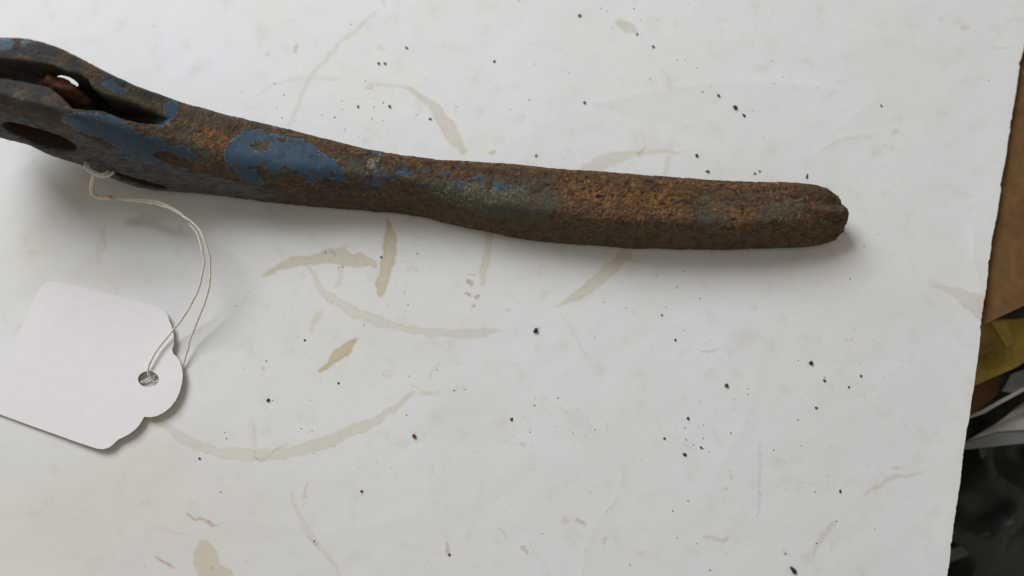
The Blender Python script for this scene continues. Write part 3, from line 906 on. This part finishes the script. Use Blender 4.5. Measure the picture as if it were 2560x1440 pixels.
lever = empty('lever', tuple(np.array([float(a) for a in unproj(1650, 560, 0)]) * S))
tag(lever, 'rusty iron lever with chipped blue paint and a forked end, lying on white paper', 'lever')
pm = np.clip((vnoise(X_ / 12, Y_ / 9, Z_ / 12, 44) - 0.40) * 3.5, 0, 1) * np.clip((rs - 0.3) * 4, 0, 1) * (1 - bl)
dark = np.maximum(dark, 0.75 * pm)
wear = (0.345 + 0.36 * vnoise(LV[:, 0] / 34, LV[:, 1] / 22, LV[:, 2] / 34, 56) + 0.14 * vnoise(LV[:, 0] / 12, LV[:, 1] / 10, LV[:, 2] / 12, 57)) * np.clip((1250 - pu) / 300, 0.15, 1) + 0.10 * np.clip((460 - pu) / 150, 0, 1)
wearc = np.stack([wear, wear, wear, np.ones_like(wear)], 1)
paint = np.stack([blue, orange, olive, cream], 1)
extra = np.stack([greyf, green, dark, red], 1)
qc = LV[LQ].mean(1)
qu, qv = proj(qc[:, 0], qc[:, 1], qc[:, 2])
iq = np.clip(np.searchsorted(gx, qc[:, 0]), 0, len(gx) - 1)
slp = 0.25 * np.clip((yB - yC) / np.maximum(zB - zC, 1), -0.6, 0.6)
mid = 0.5 * (yF + yN)[iq] + (qc[:, 2] - zA[iq]) * slp[iq]
inhead = qc[:, 0] < slot_end
parts = [('handle', ~inhead, None), ('fork_arm', inhead & (qc[:, 1] >= mid), 'dull brown fork arm away from the string with little blue paint left'),
         ('fork_arm', inhead & (qc[:, 1] < mid), 'fork arm with round bored hole and a worn grey side face')]
for nm, m, lab in parts:
    q = LQ[m]
    used, inv = np.unique(q.ravel(), return_inverse=True)
    me = mesh_np(nm, LV[used] * S, inv.reshape(-1, 4))
    color_attr(me, 'paint', paint[used]); color_attr(me, 'paint_extra', extra[used]); color_attr(me, 'paint_wear', wearc[used])
    me.normals_split_custom_set_from_vertices([tuple(x) for x in LN[used]])
    o = put_under(link(nm, me, M['lever']), lever)
    if lab: o['label'] = lab


# reddish stub between the fork arms
def blob(name, c, axes, radii, mat, n=28, amp=0.06, seed=1, power=2.2):
    th = np.linspace(0, math.pi, n); ph = np.linspace(0, 2 * math.pi, 2 * n, endpoint=False)
    T, Pp = np.meshgrid(th, ph, indexing='ij')
    def sp(a): return np.sign(a) * np.abs(a) ** (2 / power)
    a, b, c_ = sp(np.cos(T)), sp(np.sin(T)) * sp(np.cos(Pp)), sp(np.sin(T)) * sp(np.sin(Pp))
    pts = np.stack([a * radii[0], b * radii[1], c_ * radii[2]], -1)
    r = 1 + amp * vnoise(pts[..., 0] / 16, pts[..., 1] / 16, pts[..., 2] / 16, seed)
    pts = (pts * r[..., None]) @ np.array(axes) + np.array(c)
    m = 2 * n
    idx = np.arange(n * m).reshape(n, m)
    f = np.stack([idx[:-1], np.roll(idx[:-1], -1, 1), np.roll(idx[1:], -1, 1), idx[1:]], -1).reshape(-1, 4)
    me = mesh_np(name, pts.reshape(-1, 3) * S, f[:, ::-1])
    return link(name, me, mat)


pa = np.array([float(a) for a in unproj(110, 212, 235)]); pb = np.array([float(a) for a in unproj(216, 258, 200)])
ax_t = (pb - pa) / np.linalg.norm(pb - pa)
ax_u = np.array([0, 0.25, 1.0]); ax_u -= ax_t * (ax_u @ ax_t); ax_u /= np.linalg.norm(ax_u)
ax_w = np.cross(ax_u, ax_t)
rub = mat_simple('dull_red_rust', (0.125, 0.052, 0.030), 0.75, 0.45, 0.8, 0.4, 0.3)
stub = blob('pivot_stub', (pa + pb) / 2, [ax_t, ax_w, ax_u], (np.linalg.norm(pb - pa) / 2 + 10, 21, 56), rub, seed=5, amp=0.16)
put_under(stub, lever)
stub['label'] = 'reddish rounded stub between the fork arms'


# ---------------------------------------------------------------- price tag
def tag_z(u, v):
    """the card curls up towards its holed end"""
    s = ((u - 130) * 0.90 + (v - 860) * 0.42) / 330
    return 5 + 9 * np.clip(s, 0, 1.2) ** 1.6


TAG = [(-72, 1008), (-66, 986), (0, 906), (62, 806), (90, 738), (108, 712), (118, 705), (132, 703.5), (150, 705), (200, 716), (260, 731), (330, 749), (385, 764), (401, 770), (412, 778), (420, 790), (424, 804),
       (429, 815), (433, 830), (435, 850), (434, 864), (430, 872), (433, 884), (442, 892), (450, 905), (455, 920), (457, 937), (455, 958), (449, 980), (440, 1000), (426, 1018), (410, 1031), (392, 1040), (376, 1043), (360, 1042),
       (356, 1050), (350, 1060), (340, 1072), (325, 1084), (312, 1091), (297, 1098), (290, 1104), (282, 1112), (272, 1119), (258, 1123), (244, 1122), (200, 1108), (130, 1083), (60, 1058), (0, 1036), (-50, 1020), (-64, 1016)]


def build_tag():
    bm = bmesh.new()
    outer = [bm.verts.new((u, -v, 0)) for u, v in TAG]
    hole = [bm.verts.new((371 + 26 * math.cos(a), -(948 + 20 * math.sin(a)), 0)) for a in [2 * math.pi * k / 28 for k in range(28)]]
    ed = []
    for ring in (outer, hole):
        for k in range(len(ring)):
            ed.append(bm.edges.new((ring[k], ring[(k + 1) % len(ring)])))
    bmesh.ops.triangle_fill(bm, use_beauty=True, edges=ed)
    for k in range(1, 14):
        s = -90 + k * 40
        g = bm.verts[:] + bm.edges[:] + bm.faces[:]
        bmesh.ops.bisect_plane(bm, geom=g, dist=1e-4, plane_co=(s, -900, 0), plane_no=(0.9, -0.42, 0))
    bmesh.ops.recalc_face_normals(bm, faces=bm.faces)
    if sum(f.normal.z for f in bm.faces) < 0:
        bmesh.ops.reverse_faces(bm, faces=bm.faces)
    r = bmesh.ops.extrude_face_region(bm, geom=bm.faces[:])
    topv = [v for v in r['geom'] if isinstance(v, bmesh.types.BMVert)]
    lift = set(topv)
    for v in bm.verts:
        u_, v_ = v.co.x, -v.co.y
        z = tag_z(u_, v_) + (3.0 if v in lift else 0)
        v.co = W(u_, v_, z) / S
    for v in bm.verts:
        v.co *= S
    bmesh.ops.recalc_face_normals(bm, faces=bm.faces)
    me = bpy.data.meshes.new('price_tag')
    bm.to_mesh(me); bm.free()
    for p in me.polygons: p.use_smooth = False
    o = link('price_tag', me, M['tag'])
    tag(o, 'blank white card price tag with scalloped holed end lying on the paper', 'tag')


build_tag()


# ---------------------------------------------------------------- string
def tube(paths, r, sides=7):
    VV, FF = [], []
    for P in paths:
        T = np.gradient(P, axis=0); T /= np.linalg.norm(T, axis=1, keepdims=True) + 1e-9
        up = np.array([0.03, 0.02, 1.0])
        A = np.cross(T, up); A /= np.linalg.norm(A, axis=1, keepdims=True) + 1e-9
        B = np.cross(A, T)
        n = len(P); base = sum(len(x) for x in VV)
        ang = np.linspace(0, 2 * math.pi, sides, endpoint=False)
        rr = r * (1 + 0.16 * vnoise2(np.arange(n) / 3.0, np.zeros(n) + base, 61))
        ring = P[:, None] + rr[:, None, None] * (A[:, None] * np.cos(ang)[None, :, None] + B[:, None] * np.sin(ang)[None, :, None])
        VV.append(ring.reshape(-1, 3))
        idx = np.arange(n * sides).reshape(n, sides) + base
        FF.append(np.stack([idx[:-1], np.roll(idx[:-1], -1, 1), np.roll(idx[1:], -1, 1), idx[1:]], -1).reshape(-1, 4))
    return np.vstack(VV), np.vstack(FF)


def ply(pts, twist=15.0, rad=1.6, off=1.45, plies=2, wob=1.2, seed=0):
    P3 = np.array([[float(a) for a in unproj(*p)] for p in pts])
    P = smooth_pts(P3, 14)
    s = np.concatenate([[0], np.cumsum(np.linalg.norm(np.diff(P, axis=0), axis=1))])
    m = max(12, int(s[-1] / 2.2))
    si = np.linspace(0, s[-1], m)
    P = np.stack([np.interp(si, s, P[:, d]) for d in range(3)], 1)
    for d in range(3):
        P[:, d] += wob * vnoise2(si / 24, np.zeros(m) + d * 7.3, 70 + seed)
    T = np.gradient(P, axis=0); T /= np.linalg.norm(T, axis=1, keepdims=True) + 1e-9
    A = np.cross(T, np.array([0.03, 0.02, 1.0])); A /= np.linalg.norm(A, axis=1, keepdims=True) + 1e-9
    B = np.cross(A, T)
    out = []
    for k in range(plies):
        ph = 2 * math.pi * (si / twist + k / plies)
        out.append(P + off * (A * np.cos(ph)[:, None] + B * np.sin(ph)[:, None]))
    return tube(out, rad)


string = empty('tied_string', W(480, 640, 0))
tag(string, 'thin cream cotton string looped from the lever to the price tag', 'string')


def string_part(nm, pts, mat='string', **kw):
    v, f = ply(pts, **kw)
    o = put_under(link(nm, mesh_np(nm, v * S, f), M[mat]), string)
    return o


string_part('thread', [(276, 496, 74), (300, 497, 76), (340, 499, 84), (400, 507, 96), (450, 533, 104), (485, 572, 104), (504, 618, 100), (508, 670, 88), (494, 728, 68), (466, 780, 46), (432, 826, 28), (398, 868, 25),
                       (376, 905, 23), (369, 928, 20), (376, 944, 13), (386, 955, 7.5), (400, 950, 4.5)], seed=1)
string_part('thread', [(276, 494, 74), (300, 499, 77), (342, 504, 86), (400, 513, 98), (456, 538, 110), (494, 570, 112), (516, 616, 108), (526, 668, 92), (520, 730, 70), (499, 790, 44), (480, 836, 26), (466, 880, 14),
                       (456, 915, 6.5), (440, 930, 5), (410, 938, 4.5)], seed=2)
string_part('thread', [(347, 958, 5.5), (372, 948, 6.2), (392, 936, 5.5)], seed=3, wob=0.5)
string_part('knot', [(288, 497, 74), (276, 495, 74), (256, 495, 74), (240, 490, 78), (231, 480, 88), (230, 464, 104), (233, 448, 122), (236, 438, 134)], rad=3.3, off=2.8, plies=3, twist=24, seed=4)
string_part('loop', [(214, 404, 122), (212, 414, 130), (221, 426, 138), (238, 437, 138), (254, 442, 134), (270, 440, 128), (280, 434, 120), (284, 428, 106)], rad=2.2, off=1.9, seed=5)
string_part('loop', [(218, 410, 122), (222, 421, 132), (236, 432, 136), (250, 437, 134), (264, 434, 128), (273, 428, 112)], rad=2.0, off=1.7, seed=6)
rk = string_part('ink_mark', [(269, 493, 76), (275, 495, 76), (281, 496, 76)], mat='red', rad=3.0, off=2.2, plies=2, seed=7)
rk['label'] = 'short red stained piece of the string'

# ---------------------------------------------------------------- grit
rng = random.Random(4)


def crumb_mesh(seed, flat=0.7, spike=0.35):
    r = random.Random(seed)
    bm = bmesh.new()
    bmesh.ops.create_icosphere(bm, subdivisions=1, radius=1)
    for v in bm.verts:
        k = 1 + r.uniform(-spike, spike)
        v.co = Vector((v.co.x * k, v.co.y * k, v.co.z * k * flat))
    zmin = min(v.co.z for v in bm.verts)
    for v in bm.verts: v.co.z -= zmin + 0.1
    me = bpy.data.meshes.new('grit_crumb')
    bm.to_mesh(me); bm.free()
    return me


MESH = {}
for mt in ('grit', 'rustgrit', 'darkgrit'):
    MESH[mt] = [crumb_mesh(100 + k) for k in range(7)]
    for me in MESH[mt]: me.materials.append(M[mt])


def crumb(u, v, r, mt='grit', label=None, stretch=1.0, rot=None, group=None):
    o = link('grit_crumb', rng.choice(MESH[mt]))
    z = paper_z(u, v)
    o.location = W(u, v, z)
    rot = rng.uniform(0, 6.28) if rot is None else rot
    o.rotation_euler = (rng.uniform(-0.2, 0.2), rng.uniform(-0.2, 0.2), rot)
    r *= 0.47 if r < 4 else 0.70
    o.scale = (r * S * stretch, r * S / math.sqrt(stretch), r * S * 0.9)
    tag(o, label, 'grit', group)
    return o


BIG = [
    (1837, 269, 9, 'darkgrit', 'largest dark grit crumb above the lever, right of the long paper crease'),
    (1860, 289, 6, 'grit', 'narrow black grit crumb just below and right of the largest dark crumb'),
    (1796, 239, 6, 'grit', 'round black grit crumb up and left of the largest dark crumb'),
    (1741, 390, 6, 'grit', 'upright black grit crumb just above the middle of the rusty grip'),
    (1769, 429, 5, 'grit', 'flat black grit crumb nearly touching the top edge of the rusty grip'),
    (1887, 434, 4.4, 'grit', 'lower left one of the black crumb pair above the lever tip'),
    (1899, 428, 4, 'grit', 'upper right one of the black crumb pair above the lever tip'),
    (1632, 117, 5, 'grit', 'black grit crumb alone, below and right of the oval tan stain at the top'),
    (1593, 86, 4.6, 'grit', 'black grit crumb at the lower tip of the oval tan stain at the top'),
    (1448, 40, 5.2, 'grit', 'black oval grit crumb near the top edge, left of the oval tan stain'),
    (1461, 257, 5, 'grit', 'black grit crumb at the left end of the long paper crease'),
    (1236, 154, 5, 'grit', 'solitary round black crumb right of the small black crumb above the tan arc'),
    (1016, 120, 4.8, 'grit', 'round black crumb beside a faint yellow scrawl above the tan arc'),
    (974, 267, 5, 'grit', 'blackest crumb in the cluster between the blue paint and the tan arc'),
    (2203, 265, 4.5, 'grit', 'lone black sliver on the clean paper right of the small crease'),
    (2017, 441, 5, 'grit', 'thin upright black splinter just above the lever tip'),
    (1339, 827, 9, 'grit', 'jagged black flake below the middle of the lever'),
    (671, 1000, 6.4, 'grit', 'black grit crumb inside the large tan ring right of the price tag'),
    (1036, 1091, 7.5, 'rustgrit', 'orange rust crumb below the right end of the large tan ring'),
    (1279, 1048, 6, 'darkgrit', 'small brown oval crumb right of the orange rust crumb'),
    (1816, 964, 6.2, 'grit', 'round black crumb below the pale round stain, alone on clean paper'),
    (2026, 907, 7.5, 'grit', 'largest black crumb in the lower right of the paper'),
    (2061, 951, 5.4, 'grit', 'black crumb with a smaller fleck on top, below the largest lower right crumb'),
    (1712, 1136, 6.6, 'darkgrit', 'dark oval crumb at the bottom of the dotted crumb column'),
    (1719, 1046, 5, 'grit', 'black crumb at the top of the dotted crumb column'),
    (1661, 1096, 4.4, 'grit', 'small black crumb left of the dotted crumb column'),
    (1982, 1425, 9, 'grit', 'long black crumb at the bottom edge of the photo'),
    (2100, 1228, 4.6, 'grit', 'black upright crumb left of the tan smear in the lower right'),
    (2152, 940, 4.2, 'grit', 'black crumb nearest the right paper edge in the lower right group'),
    (1340, 390, 4.4, 'rustgrit', 'tiny orange rust crumb just above the lever neck'),
    (953, 643, 4.2, 'grit', 'black dot touching the left side of the upright tan blade stain'),
    (846, 958, 4.2, 'grit', 'black dot below the lower tip of the leaf shaped tan stain'),
    (762, 850, 4, 'grit', 'black dot left of the leaf shaped tan stain'),
    (499, 1146, 4.2, 'grit', 'black dot just under the large tan ring beside the price tag'),
    (946, 159, 5, 'darkgrit', 'left one of two touching brown crumbs above the tan arc'),
    (962, 160, 5, 'darkgrit', 'right one of two touching brown crumbs above the tan arc'),
    (1123, 1386, 4.6, 'darkgrit', 'brown crumb beside the rusty smudge at the bottom'),
    (904, 1228, 5, 'darkgrit', 'brown crumb with dust tail below the large tan ring'),
]
STR = {1860: 1.6, 2203: 1.5, 2017: 2.2, 1769: 1.6, 1982: 1.7, 1712: 1.35, 1741: 1.4, 2026: 1.3, 1448: 1.3, 2100: 1.5, 1339: 1.2}
ROT = {1860: -1.0, 2203: -1.2, 2017: 1.35, 1769: -0.2, 1982: -0.9, 1712: -0.3, 1741: 1.4, 2026: 0.1, 1448: 0.1, 2100: 1.5, 1339: 0.6}
for u, v, r, mt, lab in BIG:
    crumb(u, v, r, mt, lab, STR.get(u, 1.1), ROT.get(u))

SMALL = [
    (878, 61, 3), (686, 209, 3.5), (710, 238, 3.5), (693, 271, 2.5), (705, 295, 3), (737, 304, 2), (854, 252, 3), (855, 273, 2.5), (895, 267, 4), (935, 268, 3), (958, 257, 3.5), (976, 244, 2), (982, 234, 2),
    (836, 293, 3.5), (805, 287, 2.5), (929, 297, 3), (957, 301, 2.5), (863, 323, 3), (860, 330, 2), (898, 341, 2), (1043, 287, 2.5), (1075, 298, 4), (1062, 196, 2), (1052, 218, 2), (1140, 267, 2.5), (1167, 332, 2),
    (1277, 274, 2.5), (914, 201, 2.5), (1034, 265, 2), (1054, 268, 2), (1501, 21, 3), (1518, 28, 2.5), (1584, 21, 3.5), (1602, 52, 2.5), (1640, 50, 2.5), (1531, 69, 3), (1605, 88, 2), (1337, 160, 2.5), (1421, 181, 2.5),
    (1693, 151, 2.5), (1713, 150, 2.5), (1720, 159, 2), (1743, 170, 3), (1624, 196, 3), (1323, 249, 3.5), (1756, 230, 3.5), (1883, 277, 2.5), (1714, 317, 2), (1411, 399, 2), (1892, 75, 2), (1798, 405, 2), (1837, 387, 2),
    (1832, 380, 2), (1296, 2, 3), (1722, 10, 2), (1957, 192, 2.5), (1935, 209, 3), (2045, 219, 2.5), (2148, 256, 2), (2114, 279, 2), (2211, 365, 2.5), (2210, 416, 2), (2142, 448, 2), (2472, 202, 3), (2530, 210, 2.5),
    (1931, 152, 3), (1043, 634, 3), (1011, 731, 2.5), (1020, 762, 3), (910, 812, 3), (830, 755, 2), (819, 755, 2), (666, 902, 3.5), (1093, 924, 3), (1023, 940, 2.5), (589, 765, 2.5), (814, 631, 3.5), (1067, 597, 2),
    (846, 669, 3), (857, 668, 3), (1246, 935, 2), (1347, 820, 3), (1654, 788, 4), (1688, 850, 4), (1750, 746, 3), (1711, 678, 3), (1640, 688, 3), (1510, 756, 2.6), (1565, 770, 2.5), (1711, 826, 2.5), (1584, 652, 2.5),
    (1870, 971, 2.5), (1870, 986, 3), (1995, 901, 3), (1336, 1013, 3.5), (1395, 995, 3), (1754, 848, 2), (1776, 851, 2), (1487, 844, 2.5), (1692, 719, 3), (1727, 727, 2), (1837, 998, 2), (1665, 768, 2.5), (682, 1001, 3),
    (780, 1076, 3), (753, 1071, 3), (1016, 1038, 3), (552, 1230, 3), (562, 1081, 2.5), (566, 1096, 3), (782, 1134, 2), (786, 1352, 3.6), (1337, 996, 2.5), (1325, 1080, 3), (1432, 1083, 2.5), (1487, 1074, 2.5),
    (1355, 1334, 2.5), (1575, 1412, 3.5), (1682, 1277, 3.5), (1720, 1252, 3.5), (1712, 1070, 3), (1715, 1099, 3), (1734, 1112, 2.5), (1752, 1119, 4), (1758, 1122, 3), (1693, 1345, 2.5), (1742, 1359, 2.5), (1135, 976, 3),
    (1163, 974, 2.4), (1261, 1275, 2), (2122, 968, 4), (2040, 1020, 4), (1994, 1050, 3), (1827, 1082, 3.5), (2003, 1115, 2.5), (2038, 1120, 2), (1934, 1125, 3), (2037, 1230, 3.5), (2091, 1303, 3.4), (2041, 1358, 3),
    (1963, 1384, 3.6), (1775, 1425, 3.5), (1780, 1316, 2), (2181, 852, 2), (2209, 943, 2), (2358, 1284, 2.5), (2187, 1322, 2.5), (1758, 1063, 2.4), (1758, 1096, 2.5), (1837, 1023, 2), (1790, 1025, 2), (1867, 1055, 2),
    (2150, 909, 2), (2023, 635, 3), (2008, 649, 2), (2160, 615, 3), (2195, 586, 2), (2125, 697, 3), (2062, 944, 2.6), (1772, 1129, 2.4), (2017, 914, 2), (770, 1080, 2), (1062, 1083, 2),
]
REGIONS = [
    (lambda u, v: u < 1290 and v < 420, 'pinhead black speck in the scatter between the blue paint and the tan arc', 'specks above the blue paint'),
    (lambda u, v: u < 1900 and v < 470, 'pinhead black speck above the rusty grip and below the oval tan stain', 'specks above the rusty grip'),
    (lambda u, v: v < 520, 'pinhead black speck on nearly clean paper in the upper right', 'specks in the upper right'),
    (lambda u, v: u < 1260 and v < 950, 'pinhead black speck among the tan ring stains below the lever', 'specks below the lever neck'),
    (lambda u, v: u < 1900 and v < 900, 'pinhead black speck on the paper below the rusty grip', 'specks below the rusty grip'),
    (lambda u, v: u < 1260, 'pinhead black speck near the large tan ring in the lower left', 'specks in the lower left'),
    (lambda u, v: u < 1900, 'pinhead black speck around the dotted crumb column in the lower middle', 'specks in the lower middle'),
    (lambda u, v: True, 'pinhead black speck between the dotted column and the right paper edge', 'specks in the lower right'),
]
FINE = []
for u, v, r in SMALL:
    if r <= 2:                                  # about one pixel: goes with the dust
        FINE.append((u, v, r * 0.62))
        continue
    lab, grp = [(a, b) for f, a, b in REGIONS if f(u, v)][0]
    crumb(u, v, r, 'grit', lab, rng.choice([1, 1.15, 1.4]), None, grp)

# finest dust nobody could count
dust_v, dust_f = [], []
rd = np.random.RandomState(8)
cl = [(900, 280, 130, 70, 70), (1560, 90, 170, 90, 70), (1700, 200, 200, 120, 60), (1700, 800, 260, 120, 130), (1480, 1050, 120, 60, 90), (1750, 1100, 90, 80, 50), (2050, 960, 150, 90, 50), (900, 720, 220, 110, 110),
      (1000, 1200, 180, 90, 90), (1250, 1330, 250, 90, 110), (700, 900, 260, 200, 70), (1850, 1330, 250, 100, 70), (620, 540, 60, 20, 10), (1280, 700, 1200, 600, 330)]
for cx, cy, sx, sy, n in cl:
    for _ in range(n):
        u, v = cx + rd.randn() * sx, cy + rd.randn() * sy
        if not (5 < u < 2340 and 5 < v < 1435): continue
        FINE.append((u, v, 0.5 + 0.7 * rd.rand() ** 2))
for u, v, r in FINE:
    if True:
        c = np.array([float(a) for a in unproj(u, v, paper_z(u, v))])
        b = len(dust_v)
        a0 = rd.rand() * 6.28
        st_ = 1 + rd.rand()
        for k in range(3):
            dust_v.append(c + np.array([r * st_ * math.cos(a0 + k * 2.094), r * math.sin(a0 + k * 2.094), -0.2]))
        dust_v.append(c + np.array([0, 0, r * 0.9]))
        dust_f += [(b, b + 1, b + 3), (b + 1, b + 2, b + 3), (b + 2, b, b + 3)]
tag(link('grit_dust', mesh_np('grit_dust', np.array(dust_v) * S, dust_f, False), M['darkgrit']), 'fine dark dust scattered over the white paper', 'dust', kind='stuff')


# ---------------------------------------------------------------- what lies under and beside the paper
def slab(name, pts, z, thick, mat, parent=None, curl=None, sub=1, bev=0.0):
    """a real sheet with thickness; pts are photo pixels on the plane z (or a list of heights)"""
    bm = bmesh.new()
    zz = z if isinstance(z, (list, tuple)) else [z] * len(pts)
    vs = [bm.verts.new(W(u, v, h)) for (u, v), h in zip(pts, zz)]
    f = bm.faces.new(vs)
    bmesh.ops.triangulate(bm, faces=[f])
    for _ in range(sub):
        bmesh.ops.subdivide_edges(bm, edges=bm.edges[:], cuts=1, use_grid_fill=True)
    bm.normal_update()
    if sum(f.normal.z for f in bm.faces) < 0:
        bmesh.ops.reverse_faces(bm, faces=bm.faces)
    if curl:
        for v in bm.verts:
            p = v.co / S
            v.co.z += S * curl * float(vnoise2(np.array([p.x / 70]), np.array([p.y / 70]), 91)[0])
    r = bmesh.ops.extrude_face_region(bm, geom=bm.faces[:])
    bmesh.ops.translate(bm, verts=[v for v in r['geom'] if isinstance(v, bmesh.types.BMVert)], vec=(0, 0, -thick * S))
    bmesh.ops.recalc_face_normals(bm, faces=bm.faces)
    me = bpy.data.meshes.new(name)
    bm.to_mesh(me); bm.free()
    for p in me.polygons: p.use_smooth = False
    o = link(name, me, mat)
    if parent is not None: put_under(o, parent)
    return o


def box(name, x0, y0, x1, y1, z0, z1, mat):
    bm = bmesh.new()
    bmesh.ops.create_cube(bm, size=1)
    for v in bm.verts:
        v.co = Vector(((x0 if v.co.x < 0 else x1), (y0 if v.co.y < 0 else y1), (z0 if v.co.z < 0 else z1))) * S
    bmesh.ops.bevel(bm, geom=bm.edges[:], offset=3 * S, segments=2, affect='EDGES')
    me = bpy.data.meshes.new(name)
    bm.to_mesh(me); bm.free()
    return link(name, me, mat)


tag(box('floor', -9000, -9000, 9000, 9000, -960, -900, M['floor']), kind='structure')
tag(box('tabletop', -2300, -1300, 930, 1500, -120, -9, M['table']), kind='structure')

cb = slab('cardboard_sheet', [(2200, -300), (2950, -300), (2950, 590), (2560, 764), (2457, 812), (2300, 880)], -14, 14, M['board'], sub=3, curl=2)
tag(cb, 'brown cardboard sheet sticking out from under the right paper edge', 'cardboard')

yt = empty('yellow_film', W(2500, 880, -220))
tag(yt, 'crumpled yellow translucent film strip below the brown cardboard', 'film')
slab('film_strip', [(2330, 850), (2420, 800), (2530, 800), (2760, 760), (2760, 830), (2560, 907), (2440, 962), (2330, 1010)], -170, 6, M['tape'], yt, 26, 3)
slab('film_flap', [(2477, 806), (2512, 802), (2543, 818), (2534, 850), (2518, 869)], [-120, -110, -96, -120, -140], 3, M['flap'], yt, 5, 2)

bk = slab('brown_card', [(2300, 960), (2440, 930), (2520, 905), (2492, 985), (2450, 1022), (2420, 1050), (2300, 1120)], -240, 8, M['board'], sub=2, curl=8)
tag(bk, 'dark brown card scrap wedged beneath the yellow film', 'card')

gs = slab('grey_scrap', [(2503, 978), (2515, 960), (2528, 936), (2560, 925), (2700, 900), (2700, 945), (2560, 968), (2530, 982)], -215, 6, M['greyfilm'], sub=2, curl=6)
tag(gs, 'small grey plastic scrap right of the brown card scrap', 'plastic scrap')

wf = empty('white_film', W(2500, 1080, -280))
tag(wf, 'folded whitish plastic film with grey lower hem beside the paper edge', 'film')
slab('film_fold', [(2330, 1078), (2425, 1040), (2462, 1022), (2500, 1000), (2560, 968), (2720, 900), (2720, 915), (2560, 978), (2500, 1010), (2460, 1034), (2425, 1046), (2330, 1086)], -190, 5, M['film'], wf, 4, 1)
slab('film_sheet', [(2330, 1130), (2412, 1106), (2450, 1084), (2495, 1056), (2560, 1008), (2760, 900), (2760, 1040), (2560, 1074), (2490, 1080), (2330, 1130)], [-250, -250, -250, -262, -280, -300, -240, -240, -244, -250], 5, M['film'], wf, 8, 2)
slab('film_hem', [(2330, 1132), (2412, 1108), (2490, 1082), (2560, 1076), (2760, 1042), (2760, 1080), (2560, 1108), (2412, 1124), (2330, 1140)], -246, 10, M['greyfilm'], wf, 4, 2)

bb = empty('black_bag', W(2480, 1280, -520))
tag(bb, 'crumpled black plastic bag in the lower right corner below the paper', 'bag')


def crumple(name, u0, u1, v0, v1, z, amp, mat, parent, seed, n=60):
    us = np.linspace(u0, u1, n); vs = np.linspace(v0, v1, n)
    U, V = np.meshgrid(us, vs)
    h = 1 - np.abs(vnoise2(U / 190 + V / 240, V / 210 - U / 400, seed)) * 1.5 + 0.12 * np.abs(vnoise2(U / 70, V / 90, seed + 1))
    X, Y, _ = unproj(U, V, z)
    idx = np.arange(n * n).reshape(n, n)
    f = np.stack([idx[:-1, :-1], idx[1:, :-1], idx[1:, 1:], idx[:-1, 1:]], -1).reshape(-1, 4)
    me = mesh_np(name, np.stack([X, Y, z + amp * h], -1).reshape(-1, 3) * S, f, True)
    return put_under(link(name, me, mat), parent)


crumple('bag_body', 2150, 2960, 700, 1800, -560, 110, M['black'], bb, 121)
slab('bag_seam', [(2300, 1400), (2392, 1368), (2440, 1342), (2470, 1330), (2492, 1345), (2480, 1366), (2430, 1384), (2380, 1404), (2300, 1430)], -470, 8, M['dullgrey'], bb, 6, 1)
slab('bag_tab', [(2446, 1120), (2472, 1118), (2468, 1136), (2454, 1148)], -300, 5, M['dullgrey'], bb, 2, 1)
